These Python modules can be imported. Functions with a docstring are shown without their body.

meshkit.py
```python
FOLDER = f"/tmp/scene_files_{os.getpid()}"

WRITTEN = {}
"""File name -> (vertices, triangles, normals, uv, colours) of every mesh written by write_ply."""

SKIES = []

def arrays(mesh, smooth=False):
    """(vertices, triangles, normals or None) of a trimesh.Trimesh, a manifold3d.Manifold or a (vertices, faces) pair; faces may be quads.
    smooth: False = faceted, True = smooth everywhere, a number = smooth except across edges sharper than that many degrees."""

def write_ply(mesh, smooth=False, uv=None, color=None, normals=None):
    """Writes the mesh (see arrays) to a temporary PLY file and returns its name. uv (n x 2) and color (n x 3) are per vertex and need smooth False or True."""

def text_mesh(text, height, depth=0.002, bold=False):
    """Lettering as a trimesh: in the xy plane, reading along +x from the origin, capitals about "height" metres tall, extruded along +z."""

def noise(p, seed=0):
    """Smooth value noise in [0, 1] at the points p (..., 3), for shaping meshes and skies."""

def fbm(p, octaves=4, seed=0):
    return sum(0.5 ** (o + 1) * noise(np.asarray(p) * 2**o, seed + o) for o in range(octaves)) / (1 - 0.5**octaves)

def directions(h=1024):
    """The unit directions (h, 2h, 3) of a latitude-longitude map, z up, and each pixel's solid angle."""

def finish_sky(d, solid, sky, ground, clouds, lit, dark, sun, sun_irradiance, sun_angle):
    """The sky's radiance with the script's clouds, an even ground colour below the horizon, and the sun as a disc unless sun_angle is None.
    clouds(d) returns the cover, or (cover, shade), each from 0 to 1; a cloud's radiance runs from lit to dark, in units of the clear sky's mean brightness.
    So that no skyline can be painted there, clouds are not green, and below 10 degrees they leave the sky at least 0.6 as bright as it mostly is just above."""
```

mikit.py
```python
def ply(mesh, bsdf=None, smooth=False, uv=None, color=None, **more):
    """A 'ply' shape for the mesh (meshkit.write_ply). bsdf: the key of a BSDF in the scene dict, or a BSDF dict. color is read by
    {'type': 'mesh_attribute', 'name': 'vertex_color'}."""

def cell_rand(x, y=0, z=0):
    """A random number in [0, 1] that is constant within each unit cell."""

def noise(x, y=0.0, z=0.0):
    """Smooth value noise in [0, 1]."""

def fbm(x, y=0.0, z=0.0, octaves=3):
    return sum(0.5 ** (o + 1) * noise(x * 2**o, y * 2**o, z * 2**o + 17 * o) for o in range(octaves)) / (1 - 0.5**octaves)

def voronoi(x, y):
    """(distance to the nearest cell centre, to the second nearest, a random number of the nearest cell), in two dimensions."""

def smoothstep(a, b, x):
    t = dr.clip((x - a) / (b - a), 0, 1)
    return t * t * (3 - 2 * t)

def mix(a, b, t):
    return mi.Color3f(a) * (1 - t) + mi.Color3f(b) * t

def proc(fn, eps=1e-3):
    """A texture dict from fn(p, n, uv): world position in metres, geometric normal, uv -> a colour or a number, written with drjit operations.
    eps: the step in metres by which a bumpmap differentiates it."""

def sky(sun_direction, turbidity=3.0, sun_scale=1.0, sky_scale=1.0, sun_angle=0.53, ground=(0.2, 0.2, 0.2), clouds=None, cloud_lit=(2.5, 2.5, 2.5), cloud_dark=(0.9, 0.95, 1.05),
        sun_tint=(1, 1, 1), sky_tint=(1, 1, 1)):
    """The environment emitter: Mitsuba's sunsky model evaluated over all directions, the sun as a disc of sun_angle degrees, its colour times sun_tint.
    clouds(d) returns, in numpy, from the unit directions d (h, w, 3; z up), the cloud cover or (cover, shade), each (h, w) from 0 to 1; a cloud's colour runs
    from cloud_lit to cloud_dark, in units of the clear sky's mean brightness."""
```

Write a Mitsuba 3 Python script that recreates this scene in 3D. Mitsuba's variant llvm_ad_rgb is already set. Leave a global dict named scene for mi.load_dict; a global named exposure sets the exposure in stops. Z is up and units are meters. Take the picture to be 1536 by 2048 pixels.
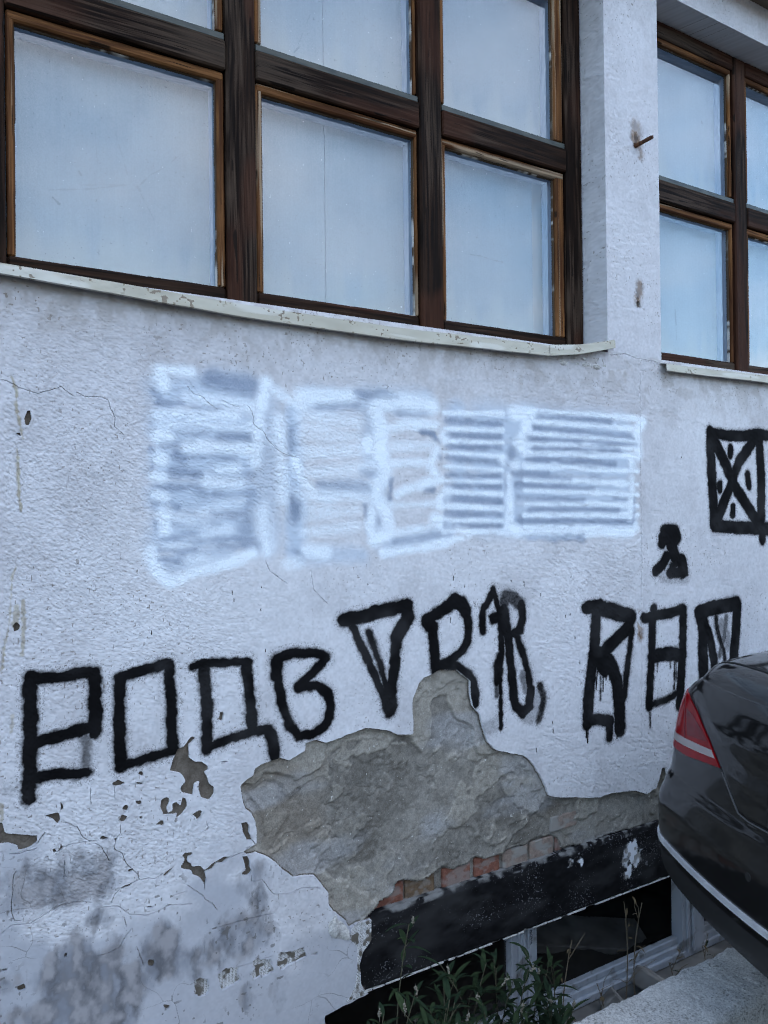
import math, random
import numpy as np, trimesh, manifold3d, shapely, drjit as dr
import mitsuba as mi
import mikit, meshkit
from mikit import noise, fbm, voronoi, smoothstep, mix
from shapely.geometry import Polygon, LineString, box as sbox
from shapely.ops import unary_union
import shapely.affinity
from scipy.interpolate import PchipInterpolator
from scipy.ndimage import distance_transform_edt
random.seed(7); RG = np.random.RandomState(7)
T = mi.ScalarTransform4f
scene = {'type': 'scene'}
labels = {}

# ---------------------------------------------------------------- camera, sky, exposure
# wall plane y = 0, x along the wall, street on the y < 0 side, z up, pavement z = 0
EYE = [0.0, -2.1, 1.6]
FWD = [0.51652841, 0.85625893, 0.00436331]
UP = [0.00820739, -0.01004637, 0.99991585]
scene['camera'] = {'type': 'perspective', 'fov': 2 * math.degrees(math.atan(768 / 1538.)), 'fov_axis': 'x', 'near_clip': 0.05, 'far_clip': 1000.0,
                   'to_world': T().look_at(origin=EYE, target=[EYE[i] + FWD[i] for i in range(3)], up=UP)}
def cloud_fn(d):
    q = d / np.maximum(d[..., 2:3] + 0.25, 0.05)
    n = meshkit.fbm(q * np.array([1.6, 1.6, 0.0]) + 3.3, 5)
    return np.clip((n - 0.42) * 3.2, 0, 1) * 0.85, np.clip((n - 0.55) * 2.5, 0, 1) * 0.5
scene['sky'] = mikit.sky((0.30, 0.75, 0.60), turbidity=3, sun_scale=0.12, sun_angle=10, sky_tint=(1.03, 1.02, 0.955), clouds=cloud_fn, cloud_lit=(2.0, 2.05, 2.2), cloud_dark=(1.0, 1.06, 1.2))
exposure = 4.4

# ---- traced outlines in millimetres of the wall plane (u along the wall, z up); strokes: u0 z0 u1 z1 radius strength
TR_letters={'p':[[231,1207,231,1082,13.3,1],[231,1082,229,990,13.3,1],[229,990,224,907,13.3,1],[231,1201,301,1199,11.9,1],[301,1199,355,1204,12.1,1],[355,1204,384,1202,12.2,1],[384,1201,386,1124,13.2,1],[386,1124,383,1048,13.2,1],[230,1042,299,1051,12.2,1],[299,1051,350,1059,12.4,1],[350,1059,384,1062,12.5,1],[232,953,260,956,10.9,1],[260,956,295,956,11,1],[295,956,334,947,11.1,1],[334,947,363,946,11.2,1],[362,1033,360,963,10.9,0.62],[178,937,217,942,10.5,0.3]],'o':[[449,1184,480,1189,11.2,1],[480,1189,519,1196,11.3,1],[519,1196,571,1203,11.5,1],[447,1181,444,1083,12.1,1],[444,1083,447,946,12.1,1],[576,1201,582,1097,11.6,1],[582,1097,584,974,11.6,1],[447,946,481,951,10.9,1],[481,951,517,958,11,1],[517,958,553,961,11.1,1],[553,961,591,966,11.2,1]],'d':[[645,1188,679,1194,9.8,1],[679,1194,715,1191,9.9,1],[715,1191,804,1185,10,1],[673,1187,681,1083,13.2,1],[681,1083,681,956,13.2,1],[798,1182,807,1102,13.2,1],[807,1102,814,997,13.3,1],[681,958,719,964,10.9,1],[719,964,749,973,11,1],[749,973,809,982,11.1,1],[809,982,863,982,11.2,1],[863,980,877,951,13.5,1],[877,951,884,899,13.5,1]],'v':[[897,1184,929,1191,11.8,1],[929,1191,961,1193,11.9,1],[961,1193,1019,1188,12,1],[1019,1188,1053,1170,12.1,1],[893,1179,890,1132,14.9,1],[894,1131,907,1053,11.8,1],[907,1053,932,979,11.8,1],[932,979,962,945,11.9,1],[1055,1169,1010,1129,12.5,1],[1010,1129,962,1092,12.4,1],[962,1090,993,1092,12.3,1],[993,1092,1026,1087,12.4,1],[1026,1087,1060,1059,12.5,1],[1060,1059,1068,1023,12.6,1],[1068,1023,1063,986,12.6,1],[1063,986,1046,962,12.5,1],[1046,962,1008,943,12.5,1],[1008,943,962,945,12.4,1]],'u':[[1117,1277,1166,1282,17.3,1],[1166,1282,1220,1291,17.5,1],[1220,1291,1335,1305,17.8,1],[1347,1303,1353,1268,18.1,1],[1353,1268,1322,1226,18,1],[1322,1226,1308,1207,18,1],[1309,1207,1300,1127,14,1],[1300,1127,1288,1049,14,1],[1288,1049,1279,974,14,1],[1150,1253,1165,1220,10.9,1],[1165,1220,1217,1113,11,1],[1217,1113,1262,1012,11.1,1],[1262,1012,1278,966,11.2,1],[1205,1234,1223,1187,11.5,0.8],[1223,1187,1243,1134,11.5,0.8],[1243,1134,1272,1039,11.6,0.8],[1274,1027,1278,994,21.3,1]],'b':[[1429,1255,1480,1278,15.7,1],[1480,1278,1539,1305,15.8,1],[1540,1310,1568,1297,18,1],[1568,1297,1586,1270,18.1,1],[1586,1275,1598,1223,12,1],[1598,1223,1593,1172,12,1],[1593,1172,1571,1140,11.9,1],[1571,1140,1539,1118,11.9,1],[1539,1118,1482,1100,11.8,1],[1429,1249,1446,1227,18.4,1],[1446,1223,1455,1152,14,1],[1455,1152,1459,1085,14.1,1],[1487,1100,1549,1086,12.6,1],[1549,1086,1591,1057,12.7,1],[1591,1057,1614,1029,12.8,1],[1614,1029,1623,994,12.9,1],[1623,994,1619,952,12.9,1]],'ya':[[1707,1333,1687,1298,10.5,1],[1687,1298,1662,1273,10.5,1],[1662,1273,1657,1231,10.5,1],[1657,1231,1660,1198,10.5,1],[1707,1331,1728,1277,8.5,1],[1728,1277,1740,1211,8.5,1],[1740,1211,1741,1123,9.5,1],[1741,1123,1733,1037,9.5,1],[1733,1045,1734,949,6.4,0.95],[1734,949,1734,853,7.1,0.95],[1705,1238,1759,1242,14.4,1],[1754,1284,1763,1312,17.9,0.72],[1763,1312,1797,1303,18,0.72],[1797,1303,1831,1274,18.1,0.72],[1831,1279,1840,1229,12.1,1],[1840,1229,1827,1186,12.1,1],[1827,1186,1792,1175,12.1,1],[1753,1262,1761,1209,15.8,1],[1761,1209,1774,1164,15.8,1],[1772,1173,1781,1075,13.9,1],[1781,1075,1791,985,13.9,1],[1791,985,1799,923,13.9,1],[1799,923,1833,889,14,1],[1833,889,1866,909,14.1,1],[1866,909,1873,966,14.1,1],[1873,966,1862,1030,12.2,0.85],[1862,1030,1837,1104,12.1,0.85],[1837,1104,1809,1169,12.1,0.85],[1737,1106,1719,1069,13.1,0.85],[1719,1069,1717,1012,11.6,0.85],[1717,1017,1719,968,9.7,0.7],[1918,974,1936,931,12.3,0.75],[1936,931,1925,896,12.3,0.75],[1925,896,1907,854,12.3,0.75],[1868,886,1905,926,31.8,0.42],[1674,858,1719,868,21.1,0.38],[1858,977,1847,1023,19.4,0.6]],'k':[[2157,1240,2227,1244,18.1,1],[2227,1234,2322,1210,22,1],[2322,1210,2400,1187,22.4,1],[2206,1205,2198,1101,19.2,1],[2198,1101,2177,984,19.1,1],[2177,984,2159,892,19,1],[2159,892,2154,805,19,1],[2400,1185,2374,1143,20.3,1],[2374,1143,2299,1096,20.2,1],[2299,1096,2234,1057,19.9,1],[2220,1048,2253,1009,29.2,1],[2274,1026,2314,949,22.1,1],[2314,949,2328,869,22.2,1],[2328,869,2328,757,22.2,1],[2402,1135,2390,1058,12.9,0.85],[2390,1058,2370,971,12.8,0.85],[2370,971,2354,875,12.8,0.85],[2154,815,2212,811,16,1],[2212,811,2276,796,16.2,1],[2273,797,2270,732,15.2,0.95],[2210,995,2201,927,2.6,1],[2229,992,2224,883,2.9,1],[2241,991,2239,915,2.6,1],[2256,989,2256,956,2.6,1],[2275,987,2276,954,2.6,1],[2149,789,2147,752,2.8,1],[2157,788,2153,732,2.8,1],[2317,759,2311,723,2.6,1]],'n':[[2535,1212,2524,1145,14.8,1],[2524,1145,2517,1020,14.8,1],[2517,1020,2504,896,14.7,1],[2504,896,2498,819,14.7,1],[2475,1176,2546,1183,15.3,1],[2546,1183,2637,1183,15.5,1],[2637,1183,2708,1196,15.7,1],[2715,1194,2710,1077,16.9,1],[2710,1077,2702,974,16.9,1],[2702,974,2690,872,16.9,1],[2690,872,2682,801,16.9,1],[2520,1017,2573,1020,20.3,1],[2573,1020,2650,1016,20.5,1],[2650,1016,2704,1003,20.8,1],[2509,827,2599,833,12.6,0.8],[2599,833,2681,853,12.8,0.8],[2501,816,2503,738,3.3,1],[2550,1001,2550,955,3.3,1],[2657,990,2651,873,3.4,1],[2665,989,2663,901,3.1,1],[2627,993,2630,959,3.1,1]],'m':[[2817,1174,2913,1186,22.6,1],[2913,1186,3073,1193,23,1],[2822,1173,2844,1091,23,1],[2844,1091,2838,1013,23,1],[2838,1013,2841,906,23,1],[2837,1156,2884,1061,17.3,1],[2884,1061,2912,962,17.4,1],[2912,962,2923,897,17.5,1],[3075,1189,3066,1072,21.5,1],[3066,1072,3048,980,21.5,1],[3048,980,3040,894,21.4,1],[2929,1148,2936,1083,11.7,0.75],[2936,1083,2977,998,11.7,0.75],[2977,998,2992,932,11.8,0.75],[2997,1140,2987,1063,12.4,0.65],[2987,1063,2950,980,12.3,0.65],[2962,1108,3012,1017,23.6,0.5]],'box':[[2908,1941,2911,1810,21,1],[2911,1810,2927,1538,21,1],[2912,1939,3015,1930,17.1,1],[3015,1930,3139,1933,17.4,1],[3139,1933,3241,1948,17.7,1],[3241,1948,3345,1940,17.9,1],[3345,1940,3688,1950,18.5,1],[3252,1937,3266,1762,20.9,1],[3266,1762,3259,1530,20.9,1],[2920,1923,3012,1801,21.2,1],[3012,1801,3071,1709,21.4,1],[3071,1709,3227,1553,21.8,1],[3231,1931,3101,1815,20,1],[3101,1815,3031,1692,19.7,1],[3031,1692,2951,1573,19.5,1],[2929,1536,3094,1527,20.1,1],[3094,1527,3277,1518,20.7,1],[3277,1518,3676,1492,21.6,1],[3268,1518,3267,1470,18.5,1],[3047,1876,3042,1846,13.7,1],[3164,1760,3175,1710,14.6,1],[2969,1719,2966,1695,13.5,1],[3056,1616,3053,1583,13.1,1]],'fig':[[2617,1508,2660,1504,30.7,1],[2590,1501,2586,1470,16.6,0.9],[2675,1494,2651,1469,22.4,1],[2640,1479,2666,1417,21.8,1],[2619,1418,2588,1384,16.6,1],[2588,1384,2550,1360,16.6,1],[2708,1394,2715,1352,23.7,1],[2633,1349,2727,1348,16.9,1],[2649,1376,2689,1390,15.7,0.8],[2595,1353,2719,1342,30.8,0.35]]}
TR_mist=[[585,1946,789,1961,52.5,0.55],[583,1847,788,1857,52.5,0.6],[582,1751,787,1757,52.4,0.6],[581,1656,804,1656,52.5,0.6],[580,1560,796,1563,52.5,0.55],[569,1472,746,1500,34.7,0.45],[865,1941,861,1540,47.4,0.4],[953,1910,960,1500,29.8,0.6],[1019,1952,1430,1967,39.5,0.45],[1557,1941,1578,1602,46.6,0.55],[1229,1942,1251,1526,39.6,0.4],[1669,1904,2351,1904,73.5,0.6],[1667,1796,2349,1796,73.5,0.65],[1666,1688,2347,1678,73.4,0.6],[1664,1597,2366,1585,59.7,0.6],[1278,1505,1525,1544,30.7,0.45],[1058,1687,1244,1685,27.2,0.4],[972,1485,1186,1477,26.8,0.4]]
TR_dark=[[701,1990,827,1975,23.2,0.8],[607,1776,624,1766,15.5,0.8],[592,1729,669,1719,13.8,0.7],[662,1680,676,1670,15.7,0.6],[728,1829,810,1826,19.6,0.7],[953,1649,961,1601,18.6,0.8],[948,1857,943,1801,16.7,0.6],[625,1546,649,1548,17.3,0.6],[807,1563,823,1631,23.4,0.5],[791,1523,833,1519,18,0.6],[569,1486,583,1485,13.6,0.6],[964,1492,976,1477,13.1,0.6],[544,1940,554,1934,10.2,0.6],[536,1784,538,1737,8.4,0.6],[547,1588,547,1571,10.1,0.6],[698,1772,750,1777,12.4,0.5],[547,1636,588,1635,10.2,0.4],[1419,1875,1459,1869,10.3,0.8],[1459,1869,1488,1841,10.4,0.8],[1483,1795,1488,1791,12.5,0.7],[1431,1682,1456,1682,12.4,0.8],[1295,1713,1290,1653,10,0.7],[1197,1629,1201,1602,9.8,0.7],[1242,1589,1247,1585,11.9,0.5],[1190,1739,1244,1728,11.8,0.6],[1033,1698,1216,1681,15.5,0.5],[1322,1931,1430,1938,12.2,0.5],[1040,1934,1170,1946,11.6,0.5],[1166,1985,1220,1977,9.8,0.6],[1220,1977,1323,1982,10,0.6],[1307,1516,1525,1535,11.3,0.5],[1814,1827,1779,1777,19.9,0.8],[1772,1733,1772,1689,12.4,0.6],[1515,1918,1747,1912,11.6,0.8],[1515,1869,1746,1868,11.6,0.8],[1514,1829,1746,1833,11.6,0.8],[1513,1792,1745,1778,11.6,0.8],[1512,1733,1744,1732,11.6,0.8],[1512,1697,1744,1695,11.6,0.8],[1511,1657,1743,1645,11.6,0.8],[1510,1603,1742,1596,11.6,0.8],[1510,1565,1741,1559,11.6,0.8],[1935,1961,2110,1958,15,0.82],[2110,1958,2297,1955,15.5,0.82],[1910,1912,2154,1903,15,0.82],[2154,1903,2422,1894,15.7,0.82],[1879,1870,2147,1869,15,0.82],[2147,1869,2443,1868,15.7,0.82],[1909,1837,2121,1841,15,0.82],[2121,1841,2350,1845,15.6,0.82],[1878,1797,2091,1792,14.9,0.82],[2091,1792,2321,1785,15.5,0.82],[1807,1742,1940,1733,14.6,0.82],[1940,1733,2080,1724,15,0.82],[1818,1705,2001,1697,14.7,0.82],[2001,1697,2197,1689,15.2,0.82],[1829,1658,1981,1651,14.7,0.82],[1981,1651,2143,1644,15.1,0.82],[1881,1615,2097,1613,14.9,0.82],[2097,1613,2332,1610,15.5,0.82],[1833,1575,2103,1568,14.9,0.82],[2103,1568,2401,1560,15.6,0.82],[1844,1519,1988,1515,14.7,0.82],[1988,1515,2141,1510,15.1,0.82],[1919,1737,1968,1736,15.3,0.75],[1905,1613,1978,1612,15.3,0.7],[2197,1725,2231,1723,18.7,0.6],[2326,1659,2368,1654,19.2,0.6],[2428,1654,2425,1594,9.4,0.9],[2425,1594,2415,1557,9.4,0.9],[2415,1557,2142,1562,9.2,0.9],[557,1914,589,1911,9.9,0.6],[589,1911,622,1917,10,0.6],[594,1841,646,1838,10,0.55],[646,1838,699,1844,10.1,0.55],[566,1804,607,1801,9.9,0.5],[607,1801,649,1806,10,0.5],[648,1770,709,1767,10.1,0.55],[709,1767,772,1773,10.3,0.55],[698,1719,760,1715,10.3,0.45],[760,1715,824,1720,10.4,0.45],[551,1686,599,1682,9.9,0.6],[599,1682,648,1686,10,0.6],[712,1667,767,1662,10.3,0.5],[767,1662,823,1666,10.4,0.5],[551,1634,578,1629,9.9,0.7],[578,1629,605,1632,9.9,0.7],[697,1614,759,1608,10.2,0.5],[759,1608,823,1611,10.4,0.5],[591,1584,653,1578,10,0.55],[653,1578,718,1581,10.1,0.55],[570,1547,642,1540,10,0.65],[642,1540,717,1542,10.1,0.65],[725,1522,772,1515,10.3,0.5],[772,1515,822,1518,10.4,0.5],[650,1906,689,1903,10.1,0.45],[689,1903,729,1909,10.2,0.45],[729,1865,769,1862,10.3,0.45],[769,1862,811,1868,10.4,0.45],[597,1539,667,1536,9.7,0.7],[556,1513,646,1508,9.6,0.6],[556,1486,603,1482,9.5,0.7],[725,1540,830,1535,10,0.6]]
TR_white=[[561,1999,571,1969,18.7,1],[565,2006,644,2006,13.7,0.9],[557,1880,618,1890,13.7,0.7],[556,1822,580,1826,15.3,0.9],[549,1764,562,1758,15.3,1],[548,1713,562,1710,13.6,0.8],[551,1666,568,1656,11.9,0.8],[571,1618,570,1567,17,0.9],[636,1936,827,1917,15.9,0.6],[650,1885,773,1889,17.6,0.7],[567,1853,826,1863,15.8,0.6],[635,1796,825,1797,15.9,0.8],[727,1734,771,1735,16,0.7],[690,1705,778,1703,19.5,0.6],[675,1614,785,1649,14.1,0.4],[584,1598,747,1564,13.9,0.5],[536,1507,549,1453,15.2,0.8],[549,1453,586,1424,13.6,0.9],[586,1424,655,1448,13.8,0.9],[655,1448,746,1468,14,0.9],[746,1468,821,1497,14.3,0.9],[576,1520,725,1557,12.1,0.5],[645,1483,724,1469,14,0.5],[870,1989,854,1922,17.3,0.95],[849,1904,841,1823,14.5,0.7],[841,1823,832,1758,14.5,0.7],[889,1972,986,1927,14.8,0.7],[895,1822,911,1811,12.9,0.6],[846,1616,864,1518,21.8,0.6],[959,1768,979,1720,16.8,0.8],[979,1720,1020,1668,16.9,0.8],[996,1799,1076,1791,15.2,0.6],[997,1499,1055,1489,18.9,0.9],[931,1456,971,1470,16.7,0.6],[853,1591,864,1503,14.6,0.7],[978,1960,1061,1964,20.8,0.85],[1061,1964,1144,1974,21.2,0.85],[977,1904,1170,1891,19.1,0.5],[976,1844,1169,1848,17.2,0.4],[976,1788,1182,1806,17.2,0.5],[975,1724,1245,1760,17.3,0.5],[974,1664,1243,1661,17.3,0.6],[981,1597,1170,1618,15.3,0.4],[989,1551,1165,1567,15.3,0.5],[997,1499,1022,1498,17,0.9],[1247,1935,1265,1872,21.9,0.95],[1265,1872,1255,1808,21.9,0.95],[1255,1808,1272,1745,21.9,0.95],[1209,1830,1209,1818,15.8,0.9],[1272,1745,1244,1693,21.9,0.9],[1244,1693,1239,1657,21.8,0.9],[1239,1657,1271,1617,21.9,0.9],[1275,1617,1288,1545,18,0.9],[1288,1545,1223,1519,17.9,0.9],[1224,1613,1215,1566,15.8,0.8],[1215,1566,1228,1522,15.8,0.8],[1247,1943,1332,1971,22,0.9],[1332,1971,1460,1960,22.5,0.9],[1274,1873,1351,1897,14.1,0.8],[1351,1897,1474,1899,14.4,0.8],[1465,1956,1470,1953,16.6,0.9],[1283,1821,1468,1828,14.3,0.5],[1291,1765,1457,1775,12.2,0.6],[1318,1665,1347,1683,14.1,0.95],[1347,1683,1406,1694,14.3,0.95],[1406,1694,1492,1720,14.5,0.95],[1504,1867,1509,1850,18.9,0.9],[1478,1816,1447,1765,16.6,0.8],[1447,1765,1482,1720,16.6,0.8],[1517,1678,1485,1636,18.8,0.9],[1290,1633,1490,1636,12.3,0.7],[1464,1583,1505,1569,22.9,0.9],[1288,1541,1424,1558,12.2,0.7],[1424,1558,1474,1578,12.4,0.7],[1259,1482,1398,1489,12.1,0.8],[1398,1489,1577,1522,12.5,0.8],[1556,1552,1598,1534,14.9,0.7],[1811,1962,1887,1956,20.1,0.95],[1871,1914,1874,1905,20.1,1],[1856,1864,1838,1846,22.6,1],[1813,1773,1756,1790,17.3,0.8],[1784,1729,1788,1622,14.9,0.8],[1788,1622,1775,1543,14.8,0.8],[1798,1547,1850,1528,17.5,0.9],[2482,1964,2444,1918,19.6,0.9],[2444,1918,2453,1828,19.5,0.9],[2413,1807,2420,1768,16.6,0.8],[2419,1728,2409,1575,16.6,0.8],[2430,1545,2408,1525,16.6,0.9],[2408,1525,2141,1526,16.2,0.9],[2141,1526,1850,1528,15.4,0.9],[1505,1942,1759,1953,7.7,0.8],[1505,1888,1758,1895,7.7,0.8],[1504,1846,1757,1851,7.7,0.8],[1503,1810,1757,1803,7.7,0.8],[1503,1762,1756,1754,7.7,0.8],[1502,1714,1755,1713,7.7,0.8],[1501,1678,1754,1671,7.7,0.8],[1501,1630,1754,1618,7.7,0.8],[1500,1580,1753,1576,7.7,0.8],[1499,1544,1752,1539,7.7,0.8],[1863,1968,2149,1974,9.3,0.85],[2149,1974,2453,1973,9.8,0.85],[1863,1930,2148,1934,9.3,0.85],[2148,1934,2452,1930,9.8,0.85],[1862,1889,2148,1889,9.3,0.85],[2148,1889,2451,1881,9.8,0.85],[1861,1851,2147,1857,9.3,0.85],[2147,1857,2450,1856,9.8,0.85],[1861,1817,2146,1824,9.3,0.85],[2146,1824,2450,1823,9.8,0.85],[1860,1772,2146,1772,9.3,0.85],[2146,1772,2448,1763,9.8,0.85],[1859,1721,2145,1720,9.3,0.85],[2145,1720,2447,1711,9.8,0.85],[1859,1683,2144,1680,9.3,0.85],[2144,1680,2447,1669,9.8,0.85],[1858,1635,2143,1635,9.3,0.85],[2143,1635,2446,1626,9.8,0.85],[1857,1595,2142,1595,9.3,0.85],[2142,1595,2445,1587,9.8,0.85],[1856,1550,2141,1548,9.3,0.85],[2141,1548,2444,1537,9.8,0.85],[908,1885,919,1797,18.5,0.7],[915,1775,921,1649,16.6,0.6],[985,1867,1069,1863,15.1,0.5],[994,1615,1074,1611,15.2,0.5]]
TR_peel_up=[[817,856],[822,877],[845,884],[871,887],[900,891],[931,878],[956,890],[980,898],[984,920],[1017,925],[1051,910],[1099,919],[1152,928],[1188,935],[1233,926],[1279,911],[1307,896],[1359,887],[1367,889],[1369,925],[1366,958],[1368,998],[1380,1026],[1391,1049],[1410,1065],[1440,1071],[1477,1085],[1512,1078],[1543,1077],[1574,1055],[1601,1035],[1603,989],[1613,945],[1646,906],[1657,861],[1678,810],[1706,781],[1778,755],[1842,735],[1877,705],[1905,664],[1929,624],[1957,569],[2013,552],[2084,540],[2172,519],[2215,512],[2277,517],[2409,501],[2478,474],[2535,487],[2557,525],[2569,561],[2597,560],[2605,514],[2679,508],[2873,455],[3115,436],[3284,387]]
TR_peel_low=[[1180,109],[1162,142],[1158,205],[1169,240],[1200,267],[1201,331],[1152,335],[1126,327],[1109,357],[1078,390],[1075,389],[1053,418],[1052,456],[1033,484],[1009,517],[959,528],[938,531],[911,556],[888,584],[868,604],[826,628],[797,631],[781,642],[804,652],[823,658],[825,693],[820,726],[806,750],[793,760],[783,795],[777,832],[794,846]]
TR_mesh=[[1152,335],[1201,331],[1200,267],[1169,240],[1158,205],[1162,142],[1180,109],[1162,103],[1105,103],[1123,116],[1141,141],[1150,190],[1151,260],[1125,294],[1131,323]]
TR_flap=[[1051,360],[1062,375],[1079,384],[1087,368],[1113,342],[1128,326],[1130,302],[1125,284],[1086,304],[1061,319],[1050,337]]
TR_mortar_low=[[1188,331],[1234,366],[1300,383],[1310,411],[1333,415],[1387,394],[1436,395],[1450,407],[1491,417],[1528,396],[1591,397],[1634,416],[1671,398],[1738,398],[1744,393],[1790,408],[1860,401],[1896,414],[1986,408],[2008,397],[2035,373],[2025,353],[2081,349],[2169,332],[2274,346],[2406,344],[2544,338]]
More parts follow.
